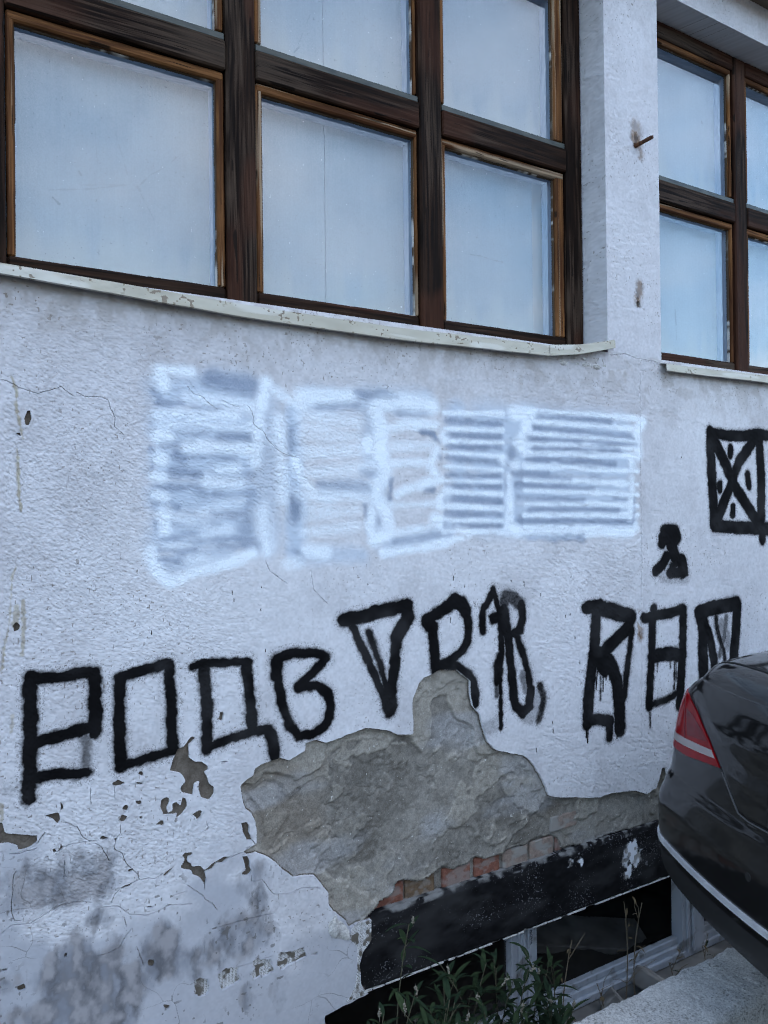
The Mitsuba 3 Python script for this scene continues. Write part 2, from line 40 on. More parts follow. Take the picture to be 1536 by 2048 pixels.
TR_chips=[[[638,996],[650,989],[629,974],[630,939],[646,924],[665,922],[683,905],[683,895],[672,890],[684,870],[686,856],[700,843],[700,825],[685,809],[660,824],[655,848],[657,868],[645,864],[639,834],[625,840],[608,847],[605,861],[619,876],[612,894],[605,902],[576,911],[582,934],[592,952],[597,968],[616,972],[627,988]],[[566,842],[576,836],[574,823],[567,811],[570,800],[582,803],[582,821],[593,823],[603,810],[610,833],[620,827],[624,806],[610,788],[596,779],[591,784],[596,791],[582,792],[558,796],[555,807],[549,818],[552,838]],[[466,833],[463,827],[464,827],[458,827],[453,832],[451,833],[451,838],[455,844],[458,843],[462,842],[467,837]],[[463,807],[461,803],[456,800],[451,800],[447,802],[442,808],[445,813],[446,819],[451,819],[459,814],[464,812]],[[502,799],[503,797],[501,797],[498,796],[497,798],[496,799],[493,803],[494,806],[498,805],[502,805],[504,801]],[[501,841],[499,837],[495,836],[491,837],[489,839],[486,842],[484,846],[487,850],[492,846],[495,850],[501,845]],[[558,774],[560,770],[555,767],[548,771],[542,771],[537,776],[542,779],[544,780],[549,783],[557,781],[558,777]],[[457,900],[449,897],[448,896],[439,897],[431,897],[424,904],[425,908],[434,911],[439,915],[449,907],[456,903]],[[506,918],[507,914],[502,911],[499,915],[494,915],[492,918],[493,921],[494,924],[499,926],[504,925],[503,921]],[[505,891],[505,889],[501,888],[495,891],[488,893],[488,893],[484,897],[490,898],[495,897],[499,897],[504,893]],[[505,813],[503,812],[502,812],[501,811],[499,813],[498,814],[497,815],[500,816],[501,816],[502,816],[503,814]],[[730,1038],[727,1025],[725,1025],[723,1028],[719,1027],[715,1032],[719,1045],[720,1055],[722,1049],[726,1054],[730,1047]],[[664,777],[663,770],[658,766],[651,762],[645,774],[634,780],[641,784],[652,788],[651,787],[657,790],[667,784]],[[744,908],[738,908],[734,908],[729,908],[721,910],[718,912],[724,912],[722,913],[729,912],[734,912],[741,909]],[[528,407],[531,401],[526,395],[519,398],[514,402],[512,409],[511,415],[514,420],[519,418],[528,414],[530,412]],[[214,442],[212,437],[208,437],[203,435],[195,439],[195,446],[195,451],[201,452],[203,452],[210,454],[211,448]],[[311,493],[311,490],[310,488],[306,487],[305,487],[303,494],[302,496],[305,499],[306,498],[309,501],[312,496]],[[174,498],[175,496],[168,497],[164,496],[163,499],[159,502],[160,503],[161,504],[165,503],[168,503],[176,499]],[[570,273],[569,270],[566,267],[560,270],[553,275],[556,276],[552,281],[553,286],[560,282],[567,280],[568,278]],[[527,556],[524,555],[519,556],[516,556],[512,558],[511,560],[508,562],[514,561],[516,562],[522,560],[524,558]],[[477,667],[472,665],[472,663],[469,664],[465,666],[461,670],[465,671],[465,674],[469,673],[472,673],[475,671]],[[261,857],[283,859],[294,859],[299,838],[291,829],[280,844]],[[300,885],[305,875],[305,865],[297,859],[299,870]],[[145,862],[166,860],[173,834],[202,823],[244,812],[245,796],[227,785],[202,783],[199,795],[177,807],[144,810]],[[279,767],[285,768],[289,760],[296,766],[299,781],[304,767],[296,759],[282,758]],[[392,769],[399,776],[418,765],[402,763]],[[428,762],[439,760],[432,752]],[[362,770],[375,767],[370,765]],[[442,628],[455,633],[466,632],[477,637],[469,626],[448,625]],[[607,673],[615,681],[636,678],[638,669],[624,667],[622,655],[632,646],[634,637],[657,633],[671,619],[700,636],[729,643],[747,637],[721,624],[707,631],[689,615],[671,614],[676,594],[668,571],[665,589],[658,600],[637,614],[634,625],[611,634],[603,646],[611,654],[615,664]],[[555,634],[563,642],[584,649],[570,634],[560,628]],[[778,724],[793,726],[804,711],[802,694],[811,670],[796,672],[783,698]],[[779,631],[796,627],[805,607],[803,593],[808,581],[799,569],[780,576],[780,585],[791,589],[786,608]],[[224,1852],[230,1871],[237,1874],[241,1854],[234,1836],[227,1836]],[[204,1815],[215,1817],[217,1808],[211,1810]],[[192,1338],[200,1348],[210,1339],[207,1327],[197,1323]]]
TR_meshchips=[[[643,316],[657,318],[671,312],[676,291],[667,277],[649,278],[641,292]],[[714,317],[732,322],[762,318],[758,300],[765,283],[739,278],[721,275],[714,296]],[[815,318],[830,320],[861,303],[864,277],[837,275],[818,274],[809,287],[818,299]],[[900,317],[936,309],[963,313],[966,284],[936,284],[906,277],[894,289]],[[993,285],[1016,287],[1012,279]]]
TR_cracks=[[1.2,171,1944,184,1945,207,1931,229,1922,252,1917,278,1926,308,1940,340,1916],[1.2,347,1927,371,1918,405,1919,427,1910,430,1892,442,1867,440,1843,464,1821],[1,637,1964,654,1944,675,1941,700,1920,722,1905],[0.7,737,1934,759,1922,789,1915],[1,811,1923,826,1902,832,1866,860,1850,876,1821,919,1786,975,1778],[1,860,1474,875,1441,930,1401],[1,1008,1438,1016,1377,1062,1333],[1.4,309,829,339,813,350,788,362,771,390,765],[1.4,302,768,320,771,362,770],[1.4,375,762,396,749,408,723,414,706],[1.4,444,794,445,770,431,760,430,734,449,720,455,696,474,668,487,651,489,639,536,631,557,637],[1.4,489,639,474,635],[1.4,442,627,426,611,419,593],[1.4,196,734,190,726,187,690,184,657,189,616,206,611],[1.2,158,588,183,605,223,597,266,613,304,626,346,620,370,610],[1.2,391,591,438,583,467,551,506,540,532,539,569,549,633,536],[1.4,451,549,457,524],[1.2,470,514,450,493,440,473,415,468,384,467],[1.2,482,464,501,408],[1.2,308,735,305,691],[1.4,244,781,202,776,179,781],[1.7,260,815,244,790],[1.2,370,906,373,864],[1,429,902,432,868],[1.2,670,538,691,523,705,499],[1.2,621,590,642,571,666,547,670,536],[1,583,573,621,573],[1.2,806,571,806,553,841,550,852,531,875,496,918,488,967,493,1025,478],[1.7,671,619,668,564],[1.2,683,452,767,450,878,444],[1.9,747,637,781,642,804,654],[1.9,811,670,823,653],[1,762,320,869,319],[1,676,753,681,731,663,725],[0.8,2471,2159,2465,1449,2451,594],[1.2,2302,2213,2386,2226,2465,2214,2524,2214,2591,2210]]
TR_stain=[[197,1952,207,1919,3.1,1],[207,1919,206,1872,3.1,1],[206,1872,214,1839,3.1,1],[214,1839,219,1805,3.1,1],[207,1776,210,1711,3.7,1],[210,1711,209,1680,3.7,1],[209,1680,214,1624,3.7,1],[203,1488,193,1458,1.5,0.8],[193,1458,187,1357,1.5,0.8],[187,1357,177,1296,1.5,0.8],[177,1296,167,1224,1.5,0.8],[176,1296,168,1230,2.1,1],[204,1386,198,1337,6.8,0.8],[217,1398,218,1339,4.7,0.85],[218,1339,215,1268,4.7,0.85],[191,1119,189,1080,3.7,0.7],[164,916,165,864,3.4,0.9],[166,1230,176,1305,2.1,0.8]]
TR_rust=[[2467,3146,2474,3112,19.6,0.6],[2463,3104,2473,3082,16.8,1],[2488,3075,2494,3026,6.8,0.7],[2478,2511,2466,2449,12.3,0.8],[2464,2459,2466,2439,8.4,1],[2464,1799,2458,1749,12.3,0.9],[2450,1186,2450,1111,13.9,0.7],[2449,1116,2452,1106,8.4,1]]
TR_grime=[[201,675,331,657,47.1,0.6],[331,657,424,698,48.5,0.6],[185,465,329,435,65.7,0.7],[314,408,452,362,67.9,0.9],[330,546,335,480,47.9,0.8],[551,414,672,384,54.8,0.9],[690,407,839,427,46.2,0.8],[184,389,451,313,47.7,0.8],[795,250,798,160,21.5,0.5],[875,224,879,168,16.4,0.4],[810,532,817,477,28.8,0.35]]
TR_smooth=[[201,675,362,681,78.8,1],[185,526,329,482,109.6,1],[184,389,550,297,96.4,1],[726,396,958,401,90.5,1],[618,274,997,240,107.5,1]]
TR_drops=[[759,1391,759,1380,1.2,1],[764,1368,764,1360,1.2,1],[844,1332,845,1327,1.3,1],[848,1397,848,1394,1.3,1],[875,1422,875,1418,1.3,1],[1204,1393,1204,1382,1.4,1],[1537,1393,1537,1378,1.5,1],[1583,1360,1584,1351,1.5,1],[1627,1299,1627,1283,1.5,1],[1522,1254,1522,1237,1.5,1],[1848,1357,1849,1341,1.8,1],[1788,1366,1789,1361,1.7,1],[1927,1308,1927,1300,1.8,1],[2079,1365,2079,1359,1.8,1],[2049,1221,2049,1214,1.8,1],[2071,1225,2072,1220,1.8,1],[2095,1139,2095,1129,1.8,1],[1976,839,1977,829,1.8,1],[1979,813,1979,795,1.8,1],[1896,754,1896,740,1.8,1],[2118,1044,2118,1032,1.8,1],[858,1215,858,1206,1.3,1],[531,1297,531,1287,1.2,1],[1760,1467,1760,1461,1.7,1],[1808,1473,1809,1469,1.7,1],[1820,1456,1820,1452,1.7,1],[1926,1442,1926,1438,1.8,1],[1496,1483,1496,1476,1.5,1],[1455,1460,1455,1457,1.5,1],[1568,1456,1568,1452,1.5,1],[2118,1044,2118,1032,1.8,1],[2718,1830,2718,1826,2,1]]
TR_splash=[[2404,265,2411,224,30.4,1],[2389,205,2374,179,16.5,0.9],[2070,302,2060,281,6.2,0.9],[2118,302,2115,288,6.8,0.9],[2361,255,2368,210,16.5,0.6]]
TR_boardmarks=[[398,2552,537,2582,1.2,0.35],[537,2582,559,2586,1.2,0.35],[318,2521,425,2546,1.3,0.45],[425,2546,540,2584,1.3,0.45],[540,2584,559,2579,1.3,0.45],[559,2579,580,2539,1.2,0.5],[580,2539,606,2491,1.2,0.5],[559,2579,596,2624,1.2,0.5],[596,2624,633,2650,1.2,0.5],[633,2650,683,2701,1.2,0.5],[440,2720,446,2620,1.1,0.4],[499,2720,530,2610,1,0.3],[559,2579,566,2570,5,0.4],[325,2502,342,2487,3,0.9],[396,2589,401,2581,4,0.7],[1767,2582,1838,2586,1.6,0.9],[1838,2586,1899,2580,1.6,0.9],[1899,2580,1949,2580,1.6,0.9],[2064,2597,2169,2533,1,0.35],[2964,2523,2969,2455,4,0.8],[2969,2443,2971,2386,2,0.5],[3053,3407,3056,3404,3,0.9],[3172,3440,3176,3432,4,0.9],[1087,3167,1131,3278,1.2,0.4],[1071,3134,1089,3156,2,0.5],[1704,3292,1708,3290,4,0.7]]

# ---------------------------------------------------------------- helpers
def add(key, mesh, bsdf, smooth=False, **kw):
    k = key; i = 0
    while k in scene:
        i += 1; k = '%s_%03d' % (key, i)
    scene[k] = mikit.ply(mesh, bsdf, smooth=smooth, **kw)
    return k
def free(key):
    """the next free name for a thing without a mesh of its own"""
    k = key; i = 0
    while k in labels or any(s == k or s.startswith(k + '__') for s in scene):
        i += 1; k = '%s_%03d' % (key, i)
    return k
def tag(key, label=None, category=None, group=None, kind=None):
    d = {}
    if label: d['label'] = label
    if category: d['category'] = category
    if group: d['group'] = group
    if kind: d['kind'] = kind
    labels[key] = d
    return key
class MB:
    """collects shapes into one mesh"""
    def __init__(s): s.v = []; s.f = []; s.n = 0
    def raw(s, v, f):
        v = np.asarray(v, float); f = np.asarray(f, int)
        if f.shape[1] == 4: f = np.vstack([f[:, [0, 1, 2]], f[:, [0, 2, 3]]])
        s.v.append(v); s.f.append(f + s.n); s.n += len(v); return s
    def mesh(s, m): return s.raw(m.vertices, m.faces)
    def box(s, lo, hi, c=0.0): return s.mesh(cbox(lo, hi, c))
    def tube(s, pts, r, n=6):
        v, f = tube(pts, r, n); return s.raw(v, f)
    def out(s): return trimesh.Trimesh(np.vstack(s.v), np.vstack(s.f), process=False)
def cbox(lo, hi, c=0.0):
    lo = np.minimum(lo, hi).astype(float); hi2 = np.maximum(lo, hi).astype(float); hi = hi2
    if c <= 0:
        return trimesh.creation.box(bounds=[lo, hi])
    c = min(c, 0.45 * float((hi - lo).min()))
    P = []
    for sx in (0, 1):
        for sy in (0, 1):
            for sz in (0, 1):
                b = np.array([(lo, hi)[sx][0], (lo, hi)[sy][1], (lo, hi)[sz][2]])
                d = np.array([1 - 2 * sx, 1 - 2 * sy, 1 - 2 * sz]) * c
                for k in range(3):
                    q = b + d; q[k] = b[k]; P.append(q)
    return trimesh.convex.convex_hull(np.array(P))
def tube(pts, r, n=6):
    p = np.asarray(pts, float); t = np.gradient(p, axis=0); t /= np.linalg.norm(t, axis=1, keepdims=True) + 1e-12
    a = np.cross(t, np.where(np.abs(t[:, 2:]) < 0.9, [0, 0, 1.0], [1.0, 0, 0])); a /= np.linalg.norm(a, axis=1, keepdims=True) + 1e-12
    b = np.cross(t, a); ang = np.arange(n) * 2 * np.pi / n; r = np.broadcast_to(r, (len(p),))
    v = p[:, None] + r[:, None, None] * (np.cos(ang)[None, :, None] * a[:, None] + np.sin(ang)[None, :, None] * b[:, None])
    i, j = np.meshgrid(np.arange(len(p) - 1), np.arange(n), indexing='ij')
    q = np.stack([i * n + j, i * n + (j + 1) % n, (i + 1) * n + (j + 1) % n, (i + 1) * n + j], -1).reshape(-1, 4)
    v = v.reshape(-1, 3); m = len(v)
    v = np.vstack([v, p[:1], p[-1:]])
    k = np.arange(n); f = np.vstack([q[:, [0, 1, 2]], q[:, [0, 2, 3]], np.stack([np.full(n, m), (k + 1) % n, k], 1), np.stack([np.full(n, m + 1), (len(p) - 1) * n + k, (len(p) - 1) * n + (k + 1) % n], 1)])
    return v, f
def ugly(m, amp, freq, seed=0, maxlen=None):
    """roughens a mesh with noise along its normals"""
    if maxlen:
        v, f = trimesh.remesh.subdivide_to_size(m.vertices, m.faces, maxlen, max_iter=12)
        m = trimesh.Trimesh(v, f, process=True); m.merge_vertices()
    n = meshkit.fbm(np.asarray(m.vertices) * freq, 3, seed) - 0.5
    m = m.copy(); m.vertices = m.vertices + m.vertex_normals * (n * 2 * amp)[:, None]
    return m
def polys(g):
    return [p for p in getattr(g, 'geoms', [g]) if p.geom_type == 'Polygon' and p.area > 1e-7]
def rough_line(pts, step, amp, seed, freq=40):
    """resampled polyline with a ragged course"""
    L = LineString(pts); n = max(2, int(L.length / step)); q = np.array([L.interpolate(i / n, normalized=True).coords[0] for i in range(n + 1)])
    p3 = np.column_stack([q * freq, np.full(len(q), seed * 3.7)])
    d = np.stack([meshkit.fbm(p3, 3, seed), meshkit.fbm(p3 + 50, 3, seed + 9)], 1) - 0.5
    return q + d * 2 * amp
def rough_poly(pts, step=0.006, amp=0.004, seed=1, freq=40):
    pts = np.asarray(pts, float); q = rough_line(np.vstack([pts, pts[:1]]), step, amp, seed, freq)[:-1]
    return Polygon(q).buffer(0)
def flat(poly, y):
    """triangulated polygon(s) of the wall plane (u, z) at depth y, facing the street"""
    V, F, n = [], [], 0
    for p in polys(poly):
        v, f = trimesh.creation.triangulate_polygon(p, engine='earcut')
        a = v[f]; s = np.cross(a[:, 1] - a[:, 0], a[:, 2] - a[:, 0]); f = np.where((s > 0)[:, None], f, f[:, ::-1])
        V.append(np.column_stack([v[:, 0], np.full(len(v), y), v[:, 1]])); F.append(f + n); n += len(v)
    return np.vstack(V), np.vstack(F)
def rims(poly, y0, y1):
    """the edge faces of polygon(s) from depth y0 back to y1"""
    V, F, n = [], [], 0
    for p in polys(poly):
        p = shapely.geometry.polygon.orient(p)
        for ring in [p.exterior, *p.interiors]:
            c = np.array(ring.coords)[:-1]; m = len(c); k = np.arange(m)
            V.append(np.vstack([np.column_stack([c[:, 0], np.full(m, y0), c[:, 1]]), np.column_stack([c[:, 0], np.full(m, y1), c[:, 1]])]))
            F.append(np.vstack([np.stack([k, k + m, (k + 1) % m], 1), np.stack([(k + 1) % m, k + m, (k + 1) % m + m], 1)]) + n); n += 2 * m
    return np.vstack(V), np.vstack(F)
def field(us, zs, y, keep, skirt=0.03):
    """height field sheet over the wall plane; keep marks the quads; skirts go back from open borders"""
    nu, nz = len(us), len(zs); U, Z = np.meshgrid(us, zs, indexing='ij')
    V = np.stack([U, y, Z], -1).reshape(-1, 3); idx = np.arange(nu * nz).reshape(nu, nz)
    a, b, c, d = idx[:-1, :-1], idx[1:, :-1], idx[1:, 1:], idx[:-1, 1:]
    q = np.stack([a, b, c, d], -1)[keep]
    f = np.vstack([q[:, [0, 1, 2]], q[:, [0, 2, 3]]])
    e = np.vstack([q[:, [0, 1]], q[:, [1, 2]], q[:, [2, 3]], q[:, [3, 0]]]); es = np.sort(e, 1)
    _, inv, cnt = np.unique(es[:, 0].astype(np.int64) * nu * nz + es[:, 1], return_inverse=True, return_counts=True)
    bd = e[cnt[inv] == 1]
    if skirt and len(bd):
        n0 = len(V); used, j = np.unique(bd, return_inverse=True); j = j.reshape(bd.shape)
        V = np.vstack([V, V[used] + [0, skirt, 0]])
        f = np.vstack([f, np.stack([bd[:, 1], bd[:, 0], n0 + j[:, 0]], 1), np.stack([bd[:, 1], n0 + j[:, 0], n0 + j[:, 1]], 1)])
    used, j = np.unique(f, return_inverse=True)
    return trimesh.Trimesh(V[used], j.reshape(f.shape), process=False)
mm = lambda pts: [(x / 1000., z / 1000.) for x, z in pts]

# ---------------------------------------------------------------- materials
def mat(name, color, rough=0.8, spec=0.5, bump=None, height=0.001, eps=1e-3, **kw):
    c = color if isinstance(color, dict) else ({'type': 'rgb', 'value': list(color)} if not callable(color) else mikit.proc(color))
    r = mikit.proc(rough) if callable(rough) else rough
    b = {'type': 'principled', 'base_color': c, 'roughness': r, 'specular': spec, **kw}
    if bump is not None:
        b = {'type': 'bumpmap', 'arbitrary': mikit.proc(bump, eps), 'scale': height, 'bsdf': b}
    scene[name] = {'type': 'twosided', 'bsdf': b}
    return name
def segs(u, z, data, soft=0.0, wob=0.0):
    """coverage of painted strokes: the strongest of many soft-edged capsules"""
    out = mi.Float(0)
    for x0, z0, x1, z1, r, a in data:
        x0, z0, x1, z1, r = x0 / 1000., z0 / 1000., x1 / 1000., z1 / 1000., r / 1000.
        dx, dz = x1 - x0, z1 - z0; l2 = max(dx * dx + dz * dz, 1e-9)
        t = dr.clip(((u - x0) * dx + (z - z0) * dz) / l2, 0, 1)
        qx, qz = u - x0 - dx * t, z - z0 - dz * t
        d = dr.sqrt(qx * qx + qz * qz) + wob
        s = soft if soft > 0 else -soft * r
        out = dr.maximum(out, a * (1 - smoothstep(r - s, r + s, d)))
    return out
def stucco(p, n=None, uv=None):
    u, z = p.x + 0.31 * p.y, p.z + 0.17 * p.y
    wu = u + 0.0035 * noise(u * 75, z * 75, 5.0); wz = z + 0.0035 * noise(u * 75, z * 75, 9.0)
    a = noise((wu + 0.40 * wz) * 225, (wz - 0.55 * wu) * 140, 1.0)
    b = noise(wu * 460, wz * 330, 2.0)
    s = SMOOTH(u, z); m = 0.30 + 0.85 * noise(u * 3.2, z * 4, 7.0); q = smoothstep(0.7, 2.4, u)
    return m * (0.85 * a + 0.36 * b) * (1 - 0.72 * s) + (0.10 + 0.95 * q) * noise((wu + 0.40 * wz) * 150, (wz - 0.6 * wu) * 84, 6.0) + 0.45 * noise(u * 17, z * 19, 3.0) + 0.9 * noise(u * 6, z * 7, 4.0) + 0.10 * s * noise(u * 40, z * 320, 2.0)
def SMOOTH(u, z):
    # the lower left of the wall was skimmed smooth with a trowel
    e = z - (0.70 - 0.24 * smoothstep(0.15, 0.95, u)) + 0.34 * (noise(u * 4.2, z * 5, 12.0) - 0.5) + 0.16 * (noise(u * 17, z * 19, 13.0) - 0.5)
    return (1 - smoothstep(-0.10, 0.05, e)) * (1 - smoothstep(1.15, 1.25, u))
def plaster_base(p):
    u, z = p.x + 0.31 * p.y, p.z
    n1 = noise(u * 1.7, z * 1.5, 20.0); n2 = fbm(u * 9, z * 6, 21.0, octaves=3); n3 = noise(u * 160, z * 170, 22.0); n4 = noise(u * 60, z * 3.0, 23.0)
    c = mix((0.455, 0.455, 0.478), (0.53, 0.538, 0.56), n1)
    c = mix(c, (0.36, 0.355, 0.37), 0.40 * smoothstep(0.45, 0.8, n2))
    c = c * (0.87 + 0.15 * n3 + 0.11 * noise(u * 95, z * 80, 19.0))
    # fine dark grains and fly specks
    sp = smoothstep(0.87, 0.93, noise(u * 190, z * 150, 24.0)) * smoothstep(0.45, 0.7, noise(u * 5, z * 5, 25.0))
    c = mix(c, (0.16, 0.14, 0.13), 0.75 * sp)
    # dirt washed down from under the sills
    dr_ = smoothstep(1.93, 2.22, z + 0.10 * (fbm(u * 4, z * 4, 26.0) - 0.5)) * (1 - smoothstep(2.2, 2.24, z))
    c = mix(c, (0.25, 0.225, 0.20), dr_ * (0.18 + 0.4 * smoothstep(0.45, 0.7, fbm(u * 26, z * 22, 29.0))))
    sp2 = smoothstep(1.98, 2.20, z) * (1 - smoothstep(2.2, 2.23, z)) * smoothstep(0.84, 0.9, noise(u * 150, z * 120, 27.0)) * smoothstep(0.4, 0.6, noise(u * 9, z * 14, 28.0))
    return mix(c, (0.14, 0.11, 0.085), 0.8 * sp2)
def plaster_wall(p, n, uv):
    u, z = p.x, p.z
    c = plaster_base(p)
    s = SMOOTH(u, z)
    g = segs(u, z, TR_grime, soft=-0.9, wob=0.24 * (fbm(u * 9, z * 7, 30.0, octaves=5) - 0.5))
    g = smoothstep(0.10, 0.98, g * (0.55 + 0.8 * fbm(u * 8, z * 5, 36.0)) + 0.55 * (fbm(u * 60, z * 30, 37.0, octaves=4) - 0.5) * smoothstep(0.0, 0.3, g))
    mott = fbm(u * 30, z * 24, 31.0, octaves=4); strk = noise(u * 50, z * 6, 32.0)
    c = mix(c, (0.285, 0.30, 0.335), s * (0.45 + 0.45 * fbm(u * 4, z * 3, 38.0)))
    c = mix(c, (0.17, 0.185, 0.222), 0.68 * g)
    c = mix(c, mix((0.055, 0.055, 0.06), (0.27, 0.26, 0.265), smoothstep(0.3, 0.72, mott)), dr.clip(g * (0.28 + 1.25 * smoothstep(0.25, 0.65, mott * 0.75 + 0.25 * strk)), 0, 0.75))
    w = 0.006 * (noise(u * 130, z * 130, 33.0) - 0.5)
    st = segs(u, z, TR_stain, soft=0.003, wob=w)
    c = mix(c, mix((0.20, 0.165, 0.115), (0.36, 0.33, 0.25), noise(u * 90, z * 60, 34.0)), 0.85 * st)
    r = segs(u, z, [[*q[:4], q[4] * 1.35 + 3, q[5]] for q in TR_rust], soft=0.016, wob=2.5 * w)
    c = mix(c, mix((0.035, 0.018, 0.010), (0.20, 0.115, 0.055), noise(u * 120, z * 50, 35.0)), 0.95 * r)
    # hairline craze cracks in the old lower coat
    vx, vz = u * 8 + 0.35 * noise(u * 22, z * 22, 200.0), z * 10 + 0.35 * noise(u * 22, z * 22, 201.0)
    v1, v2, _ = voronoi(vx, vz)
    low = 1 - smoothstep(0.62, 0.95, z + 0.22 * smoothstep(0.2, 1.0, u))
    cz = (1 - smoothstep(0.006, 0.022, v2 - v1)) * smoothstep(0.50, 0.62, fbm(u * 5, z * 5, 202.0)) * low
    c = mix(c, (0.07, 0.065, 0.06), 0.5 * cz * (1 - smoothstep(1.1, 1.25, u)))
    sp3 = smoothstep(0.80, 0.86, noise(u * 120, z * 100, 203.0)) * smoothstep(0.45, 0.6, fbm(u * 7, z * 7, 204.0)) * low
    c = mix(c, (0.10, 0.095, 0.09), 0.7 * sp3)
    d = segs(u, z, TR_drops, soft=0.0006)
    return mix(c, (0.012, 0.012, 0.014), d)
def black_paint(p, n, uv):
    u, z = p.x, p.z
    c = plaster_base(p)
    g = 0.6 * noise((u + 0.35 * z) * 165, (z - 0.35 * u) * 175, 1.0) + 0.4 * noise(u * 330, z * 330, 40.0)
    thin = segs(u, z, [q for q in GRAF if q[4] < 4], soft=0.0013, wob=0.0012 * (g - 0.5))
    k = segs(u, z, [q for q in GRAF if q[4] >= 4], soft=0.0125, wob=0.0035 * (g - 0.5) + 0.006 * (noise(u * 60, z * 60, 41.0) - 0.5))
    k = dr.clip(k * 1.42 - 0.62 * g * (1 - k), 0, 1) * (0.975 + 0.025 * smoothstep(0.2, 0.5, fbm(u * 9, z * 9, 44.0)))
    o = segs(u, z, [[*s[:4], s[4] + 15, s[5]] for s in GRAF if s[4] > 6], soft=0.016, wob=0.0)
    k = dr.maximum(dr.maximum(k, thin), o * 0.62 * smoothstep(0.55, 0.9, noise(u * 420, z * 420, 43.0)))
    # brushed scratches through the first letter
    return mix(c, mix((0.0035, 0.0035, 0.004), (0.009, 0.009, 0.010), noise(u * 18, z * 18, 42.0)), k)
def white_spray(p, n, uv):
    u, z = p.x, p.z
    c = plaster_base(p)
    w = 0.03 * (fbm(u * 14, z * 14, 45.0) - 0.5); g = noise(u * 260, z * 260, 46.0) - 0.5
    m = segs(u, z, TR_mist, soft=-0.75, wob=w)
    c = mix(c, (0.41, 0.485, 0.575), dr.clip(m * (1.55 + 0.3 * g), 0, 0.9))
    d = segs(u, z, TR_dark, soft=-1.0, wob=0.8 * w + 0.007 * (noise(u * 75, z * 90, 48.0) - 0.5)) * (0.75 + 0.4 * noise(u * 24, z * 30, 49.0))
    c = mix(c, (0.185, 0.225, 0.30), dr.clip(d * (0.92 + 0.35 * g), 0, 0.9))
    h = segs(u, z, [[*q[:4], q[4] * 1.12, q[5]] for q in TR_white], soft=-0.85, wob=0.6 * w) * (0.95 + 0.26 * noise(u * 16, z * 16, 47.0))
    c = mix(c, (0.685, 0.755, 0.81), dr.clip(h * (0.98 + 0.75 * g), 0, 0.97))
    return mix(c, (0.185, 0.23, 0.315), dr.clip(0.88 * d * d * (0.9 + 0.4 * g), 0, 0.85))
GRAF = [[*s[:4], s[4] * (1.42 if s[0] > 1250 else 1.30) + (1.6 if s[4] > 4 else 0), s[5]] for k in TR_letters for s in TR_letters[k]]
mat('m_plaster', plaster_wall, 0.62, 0.4, bump=stucco, height=0.0033)
mat('m_black', black_paint, 0.75, 0.03, bump=stucco, height=0.0033)
mat('m_white', white_spray, 0.6, 0.4, bump=stucco, height=0.0033)
def plaster_plain(p, n, uv): return plaster_base(p)
mat('m_plain', plaster_plain, 0.62, 0.4, bump=stucco, height=0.0033)
def mortar_c(p, n, uv):
    u, z = p.x, p.z
    a = fbm(u * 6, z * 7, 50.0, octaves=4); b = fbm(u * 70, z * 70, 51.0, octaves=3); w = noise(u * 320, z * 320, 52.0)
    c = mix((0.098, 0.091, 0.079), (0.222, 0.211, 0.190), smoothstep(0.24, 0.76, a * 0.65 + b * 0.35))
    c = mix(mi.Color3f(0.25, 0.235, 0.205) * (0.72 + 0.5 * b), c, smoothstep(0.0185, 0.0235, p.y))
    c = mix(c, (0.13, 0.105, 0.08), 0.5 * smoothstep(0.55, 0.75, fbm(u * 4 + 7, z * 5, 53.0)))
    c = mix(c, (0.29, 0.295, 0.305), 0.55 * smoothstep(0.52, 0.7, fbm(u * 3.1, z * 9, 54.0)))
    return mix(c * (0.78 + 0.44 * w), (0.5, 0.5, 0.48), smoothstep(0.955, 0.975, noise(u * 140, z * 140, 55.0)))
def mortar_h(p, n, uv):
    u, z = p.x, p.z
    return 0.6 * fbm(u * 95, z * 95, 56.0, octaves=3) + 0.35 * noise(u * 420, z * 420, 57.0) - 0.8 * smoothstep(0.46, 0.5, fbm(u * 16, z * 16, 58.0)) * (1 - smoothstep(0.5, 0.54, fbm(u * 16, z * 16, 58.0)))
mat('m_mortar', mortar_c, 0.92, 0.2, bump=mortar_h, height=0.0032)
def coat_c(p, n, uv):
    u, z = p.x, p.z
    return mix((0.06, 0.05, 0.04), (0.15, 0.13, 0.108), fbm(u * 60, z * 60, 60.0)) * (0.8 + 0.4 * noise(u * 300, z * 300, 61.0))
mat('m_coat', coat_c, 0.95, 0.2, bump=mortar_h, height=0.003)
def mesh_c(p, n, uv):
    u, z = p.x, p.z
    g = 4.2e-3
    fu = dr.abs(u / g - dr.floor(u / g) - 0.5); fz = dr.abs(z / g - dr.floor(z / g) - 0.5)
    thread = dr.maximum(smoothstep(0.22, 0.34, fu), smoothstep(0.28, 0.40, fz))
    k = thread * smoothstep(0.25, 0.5, noise(u * 80, z * 80, 62.0))
    return mix((0.10, 0.09, 0.075), (0.56, 0.57, 0.58), k)
mat('m_fibre', mesh_c, 0.8, 0.3, bump=mortar_h, height=0.0025)
